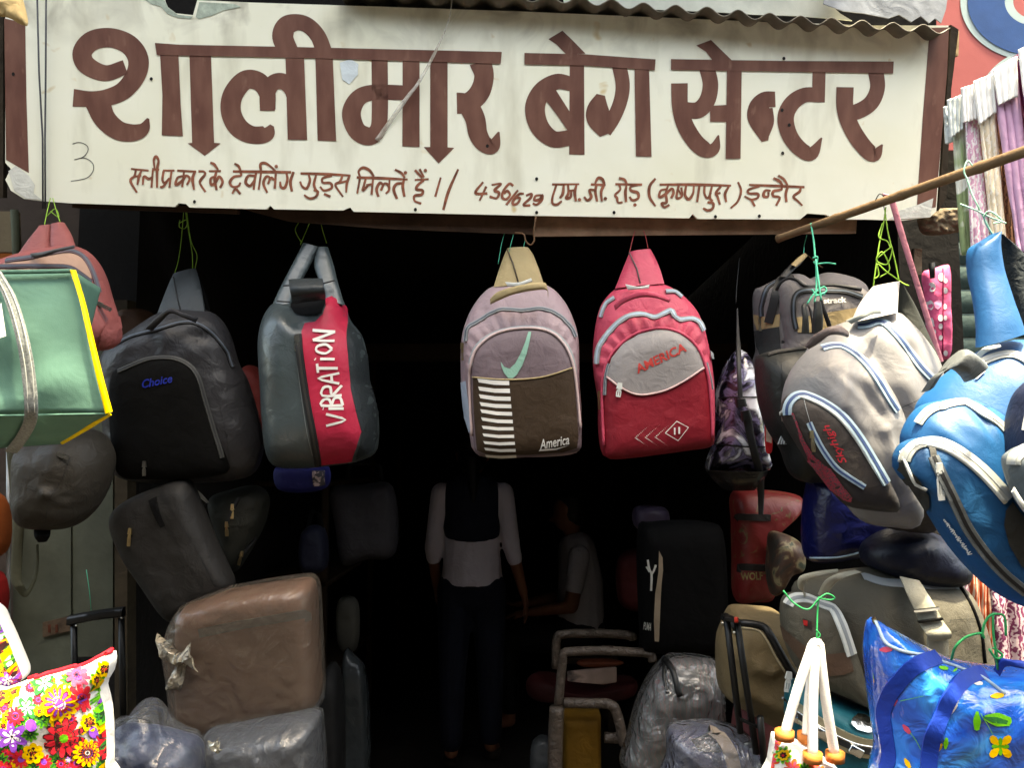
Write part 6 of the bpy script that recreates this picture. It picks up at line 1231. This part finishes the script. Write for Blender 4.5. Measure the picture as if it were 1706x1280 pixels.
# film wrapped chair frame and what lies on it
T = Thing('chair_frame', 'stacked chair frames wrapped in shiny film on the shop floor', 'chair', 1000, 1400, 3.0)
fw = fab('film_wrapped_tube', (.15, .12, .10), .3, var=.35, scale=50, bump=.8, bscale=60)
def cf(*pts, r_=.016, z=0): tube('frame_tube', [Vector(T.L(*p, z)) for p in cat(zz(*pts), 6)], r_, fw, T.o)
cf((255, 720), (262, 560), (300, 530), (450, 525), (600, 530), (680, 540), (690, 560), z=-.1); cf((270, 930), (292, 700), (300, 640), (340, 628), (500, 622), (650, 628), (780, 640), (800, 680), z=.05)
cf((250, 1400), (255, 1100), (262, 940), r_=.026, z=.08); cf((300, 915), (450, 918), (560, 925), (600, 980), (640, 1150), r_=.018, z=.05); cf((530, 1110), (640, 1115), r_=.02, z=.02)
T2 = Thing('carton', 'yellow carton standing inside the film wrapped chair frame', 'carton', 970, 1400, 3.05)
Puff(T2, 'carton', zz((292, 965), (505, 962), (510, 1400), (288, 1400)), fab('carton_yellow', (.20, .11, .006), .7), 0, .06, .1, p=12, amp=.002, smooth=False)
T2 = Thing('newspaper', 'folded newspaper lying on the wrapped chair frame', 'newspaper', 990, 1140, 3.2)
Puff(T2, 'paper', zz((320, 735), (430, 725), (598, 712), (598, 800), (520, 812), (440, 806), (320, 795)), pattern('newsprint', [(.4, (.30, .22, .19)), (.55, (.42, .30, .26)), (.66, (.06, .05, .05))], 9, .8, .5), 0, .005, p=12, amp=.004, smooth=False)
T2 = Thing('red_bag', 'dark red bag lying behind the film wrapped chair frame', 'bag', 960, 1160, 3.5)
Puff(T2, 'body', zz((90, 800), (160, 755), (320, 800), (520, 820), (690, 780), (700, 860), (560, 885), (300, 890), (120, 880)), fab('dark_red', (.06, .003, .004), .6), 0, .1, .1, amp=.006)
T2 = Thing('orange_tray', 'orange tray edge above the folded newspaper', 'tray', 1000, 1105, 3.4)
Puff(T2, 'tray', zz((370, 690), (420, 672), (560, 672), (640, 688), (560, 708), (420, 710)), fab('tray_orange', (.14, .035, .008), .6), 0, .03, p=4, amp=0)
# ---- goods deep in the shop
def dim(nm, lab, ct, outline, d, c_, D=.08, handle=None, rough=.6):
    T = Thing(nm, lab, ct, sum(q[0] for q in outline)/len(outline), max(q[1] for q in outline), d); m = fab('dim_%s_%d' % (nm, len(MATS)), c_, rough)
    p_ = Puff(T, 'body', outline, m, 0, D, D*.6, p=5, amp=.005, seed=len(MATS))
    if handle: band(T, 'handle', [((handle[0], handle[1]+30), (handle[0]+8, handle[1]+30), .0), ((handle[0]+6, handle[1]+4), (handle[0]+12, handle[1]+8), .0), (((handle[0]+handle[2])/2, handle[1]), ((handle[0]+handle[2])/2, handle[1]+6), 0), ((handle[2]-12, handle[1]+8), (handle[2]-6, handle[1]+4), 0), ((handle[2]-8, handle[1]+30), (handle[2], handle[1]+30), 0)], black_cloth, .008, .002)
    return T, p_
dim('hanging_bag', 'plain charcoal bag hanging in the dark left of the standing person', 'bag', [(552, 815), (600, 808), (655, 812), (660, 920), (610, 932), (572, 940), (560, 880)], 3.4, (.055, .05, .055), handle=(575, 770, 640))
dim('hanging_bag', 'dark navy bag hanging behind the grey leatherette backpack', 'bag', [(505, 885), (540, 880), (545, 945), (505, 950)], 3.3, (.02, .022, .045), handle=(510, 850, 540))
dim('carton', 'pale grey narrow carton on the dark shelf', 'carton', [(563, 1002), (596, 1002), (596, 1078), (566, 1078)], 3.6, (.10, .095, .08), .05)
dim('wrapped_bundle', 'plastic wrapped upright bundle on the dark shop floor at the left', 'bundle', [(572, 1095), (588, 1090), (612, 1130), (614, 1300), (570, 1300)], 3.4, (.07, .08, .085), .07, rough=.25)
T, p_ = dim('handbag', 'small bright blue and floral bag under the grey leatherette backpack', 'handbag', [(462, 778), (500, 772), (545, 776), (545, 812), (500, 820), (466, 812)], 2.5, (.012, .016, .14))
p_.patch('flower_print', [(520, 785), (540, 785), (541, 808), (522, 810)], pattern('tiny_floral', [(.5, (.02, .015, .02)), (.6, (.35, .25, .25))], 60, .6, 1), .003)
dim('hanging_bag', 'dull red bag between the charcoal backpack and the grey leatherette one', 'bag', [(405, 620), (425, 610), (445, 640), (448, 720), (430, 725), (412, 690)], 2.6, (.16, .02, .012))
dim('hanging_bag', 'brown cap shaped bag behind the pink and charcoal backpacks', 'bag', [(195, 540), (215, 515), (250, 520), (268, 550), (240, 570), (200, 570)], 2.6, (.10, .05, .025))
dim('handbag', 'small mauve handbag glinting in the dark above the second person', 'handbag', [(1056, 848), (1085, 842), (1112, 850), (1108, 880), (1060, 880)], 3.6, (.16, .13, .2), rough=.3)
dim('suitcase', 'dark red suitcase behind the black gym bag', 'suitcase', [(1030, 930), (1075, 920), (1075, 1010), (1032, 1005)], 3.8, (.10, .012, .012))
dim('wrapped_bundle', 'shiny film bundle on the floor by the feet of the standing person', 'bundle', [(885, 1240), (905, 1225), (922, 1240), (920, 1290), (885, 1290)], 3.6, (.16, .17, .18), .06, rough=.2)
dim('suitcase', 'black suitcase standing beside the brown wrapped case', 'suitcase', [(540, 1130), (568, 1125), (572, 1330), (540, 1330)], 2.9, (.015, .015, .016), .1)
sf = empty('shelf_rack', (-1.0, 5.2, 0)); tag(sf, 'dark wooden shelf rack along the left wall inside the shop', 'shelf')
ow = MATS['old_wood']
for zq in (.5, .95, 1.4, 1.85): bevbox('shelf', (.34, 2.6, .025), ow, sf, .003, 1, (0, 0, zq))
for yq in (-1.28, 0, 1.28): bevbox('upright', (.03, .04, 2.2), ow, sf, .003, 1, (.15, yq, 1.1))
# ================================================================ people
def limbs(name, parts, mat, parent, voxel=.010, smooth=6):
    """one continuous skin: rounded tapered limbs fused by a voxel remesh"""
    V = []; Fc = []
    for (p0, r0, p1, r1) in parts:
        p0, p1 = Vector(p0), Vector(p1); r0 = r0 if isinstance(r0, tuple) else (r0, r0); r1 = r1 if isinstance(r1, tuple) else (r1, r1)
        ax = (p1-p0); L_ = ax.length; ax = ax.normalized() if L_ > 1e-6 else Vector((0, 0, 1))
        sx_ = Vector((1, 0, 0))-ax*ax.x
        sx_ = sx_.normalized() if sx_.length > .2 else Vector((0, 1, 0)).cross(ax).normalized(); sy_ = ax.cross(sx_); b = len(V); ns = 14; st = []
        for k in range(5): a = math.pi/2*(1-k/4); st.append((p0-ax*min(r0)*math.sin(a), r0[0]*math.cos(a)+1e-4, r0[1]*math.cos(a)+1e-4))
        for k in range(5): a = math.pi/2*k/4; st.append((p1+ax*min(r1)*math.sin(a), r1[0]*math.cos(a)+1e-4, r1[1]*math.cos(a)+1e-4))
        for c_, ra, rb in st:
            for k in range(ns): a = 2*math.pi*k/ns; V.append(c_+sx_*math.cos(a)*ra+sy_*math.sin(a)*rb)
        for i in range(len(st)-1):
            for k in range(ns): Fc.append((b+i*ns+k, b+i*ns+(k+1) % ns, b+(i+1)*ns+(k+1) % ns, b+(i+1)*ns+k))
        Fc.append(tuple(b+k for k in range(ns))[::-1]); Fc.append(tuple(b+(len(st)-1)*ns+k for k in range(ns)))
    me = bpy.data.meshes.new(name); me.from_pydata([tuple(v) for v in V], [], Fc); me.materials.append(mat)
    o = bpy.data.objects.new(name, me); col.objects.link(o); o.parent = parent
    rm = o.modifiers.new('fuse', 'REMESH'); rm.mode = 'VOXEL'; rm.voxel_size = voxel; rm.use_smooth_shade = True
    s_ = o.modifiers.new('soft', 'SMOOTH'); s_.iterations = smooth; s_.factor = .5
    return o
def hand(w, d, sd, fwd=(0, 0, 0)):
    """wrist point, pointing direction (unit) and side sign: palm, four fingers, thumb"""
    w = Vector(w); d = Vector(d).normalized(); y = Vector((0, -1, 0)); y = (y-d*y.dot(d)).normalized(); x = d.cross(y)*sd; P = []
    P.append((w, (.020, .028), w+d*.075, (.016, .036)))
    for k, (off, L1, L2) in enumerate(((-.027, .040, .036), (-.009, .045, .042), (.010, .042, .038), (.028, .033, .028))):
        b = w+d*.08+y*off*-1; m_ = b+d*L1+x*.008; e_ = m_+d*L2*.85+x*.020; P.append((b, .0085, m_, .0078)); P.append((m_, .0078, e_, .0066))
    b = w+d*.03+y*.026; m_ = b+d*.03+y*.022+x*.008; e_ = m_+d*.032+y*.006+x*.010; P.append((b, .011, m_, .0095)); P.append((m_, .0095, e_, .008))
    return P
skin = fab('skin', (.28, .13, .075), .5, var=.06, bump=.1); hairm = fab('hair', (.010, .007, .006), .4, var=.3, scale=60)
wt = fab('white_jersey', (.70, .64, .68), .7, var=.06, bump=.5, bscale=22); den = fab('dark_denim', (.018, .024, .045), .7, var=.25); jn = fab('navy_jeans', (.010, .014, .03), .7, var=.2)
base = CP(785, 1272, 4.2); base.z = .004
pe = empty('person', base); pe.scale = (.95, 1, 1); tag(pe, 'person seen from behind in white top, dark denim vest and navy trousers', 'person')
sk = [((0, 0, .98), (.15, .10), (0, 0, 1.20), (.125, .09)), ((0, 0, 1.20), (.13, .09), (0, -.01, 1.34), (.155, .085)), ((0, 0, 1.38), .05, (0, .02, 1.46), .048), ((0, .03, 1.50), (.072, .085), (0, .025, 1.56), (.074, .088)),
      ((0, .10, 1.52), .012, (0, .125, 1.505), .010), ((-.078, .02, 1.51), .012, (-.08, .02, 1.54), .012), ((.078, .02, 1.51), .012, (.08, .02, 1.54), .012)]
arms = {}
for s_, el, wr in ((-1, (-.208, .01, 1.06), (-.195, .10, .86)), (1, (.212, -.01, 1.06), (.272, .04, .84))):
    sh_ = (s_*.165, 0, 1.335); arms[s_] = (sh_, el, wr); sk += [(sh_, .05, el, .038), (el, .037, wr, .025)]
    d_h = Vector(wr)-Vector(el); sk += hand(wr, d_h+Vector((0, .02, -.05)), s_)
    hp_ = (s_*.085, 0, .88); kn = (s_*.095, -.01+.03*s_, .47); an = (s_*.10, .0+.05*s_, .09); sk += [(hp_, .085, kn, .058), (kn, .056, an, .036), (an, .036, (s_*.115, .13+.05*s_, .035), .032)]
limbs('body', sk, skin, pe, .0065, 3)
tp_ = [((0, 0, .90), (.165, .115), (0, 0, 1.02), (.152, .108)), ((0, 0, 1.02), (.152, .106), (0, 0, 1.20), (.138, .098)), ((0, 0, 1.20), (.140, .098), (0, -.005, 1.345), (.165, .09))]
for s_ in (-1, 1):
    a, b_, c_ = [Vector(q) for q in arms[s_]]; tp_ += [(a, .058, b_, .046), (b_, .045, b_.lerp(c_, .22), .042)]
tpo = limbs('top', tp_, wt, pe, .009, 3)
limbs('vest', [((0, -.004, 1.17), (.158, .122), (0, -.004, 1.24), (.150, .115)), ((0, -.004, 1.24), (.152, .115), (0, -.01, 1.345), (.158, .100)), ((0, 0, 1.36), (.10, .075), (0, .01, 1.40), (.06, .06))], den, pe, .009, 3)
tr_ = [((0, 0, .84), (.165, .118), (0, 0, .93), (.155, .108))]
for s_ in (-1, 1): tr_ += [((s_*.085, 0, .86), .10, (s_*.097, -.01+.03*s_, .48), .074), ((s_*.097, -.01+.03*s_, .48), .073, (s_*.10, .05*s_, .14), .058)]
limbs('trousers', tr_, jn, pe, .010, 4)
limbs('hair', [((0, .012, 1.52), (.083, .092), (0, .005, 1.575), (.084, .094)), ((0, -.075, 1.50), .045, (.01, -.09, 1.36), .03), ((.01, -.09, 1.36), .03, (.012, -.10, 1.28), .012)], hairm, pe, .008, 4)
for s_ in (-1, 1): limbs('shoe', [((s_*.11, .04+.05*s_, .03), (.042, .03), (s_*.118, .14+.05*s_, .025), (.038, .024))], fab('sandal', (.05, .035, .025), .6), pe, .008, 3)
# seated second person, facing left
base2 = CP(965, 1050, 4.9); base2.z = .004
p2 = empty('person', base2); tag(p2, 'person sitting in the dark shop in a white short sleeved shirt', 'person')
sk = [((0, 0, .58), (.13, .15), (.01, 0, .80), (.115, .14)), ((.01, 0, .80), (.115, .14), (-.01, 0, .98), (.10, .165)), ((-.02, 0, 1.03), .05, (-.045, 0, 1.11), .046), ((-.06, 0, 1.16), (.085, .072), (-.055, 0, 1.23), (.09, .075)), ((-.15, 0, 1.17), .013, (-.162, 0, 1.155), .011)]
tee = [((0, 0, .56), (.145, .165), (.01, 0, .80), (.13, .155)), ((.01, 0, .80), (.13, .155), (-.01, 0, .985), (.11, .17))]
for s_ in (-1, 1):
    sh_ = (-.01, s_*.17, .97); el = (-.06, s_*.21, .70); wr = (-.28, s_*.16, .66); sk += [(sh_, .052, el, .04), (el, .039, wr, .026)]; sk += hand(wr, (-1, -.1*s_, -.1), s_)
    tee += [(sh_, .062, Vector(sh_).lerp(Vector(el), .62), .054)]
    sk += [((0, s_*.09, .52), .09, (-.42, s_*.11, .50), .062), ((-.42, s_*.11, .50), .06, (-.40, s_*.11, .09), .038), ((-.40, s_*.11, .06), .036, (-.54, s_*.12, .035), .03)]
limbs('body', sk, skin, p2, .009, 3); limbs('shirt', tee, fab('white_shirt', (.5, .47, .48), .8, var=.05, bump=.4), p2, .010, 3)
tr_ = [((0, 0, .52), (.15, .165), (0, 0, .60), (.145, .16))]
for s_ in (-1, 1): tr_ += [((0, s_*.09, .52), .10, (-.42, s_*.11, .50), .074), ((-.42, s_*.11, .50), .073, (-.40, s_*.11, .14), .055)]
limbs('trousers', tr_, fab('black_trousers', (.012, .012, .014), .7), p2, .011, 3)
limbs('hair', [((-.035, 0, 1.19), (.092, .08), (-.035, 0, 1.255), (.09, .078))], hairm, p2, .009, 3)
stl = empty('stool', (base2.x+.03, base2.y, .003)); tag(stl, 'low wooden stool under the seated person', 'stool')
bevbox('seat', (.34, .36, .035), ow, stl, .008, 2, (0, 0, .40))
for sx_ in (-1, 1):
    for sy_ in (-1, 1): bevbox('leg', (.035, .035, .385), ow, stl, .004, 1, (sx_*.13, sy_*.14, .1925))
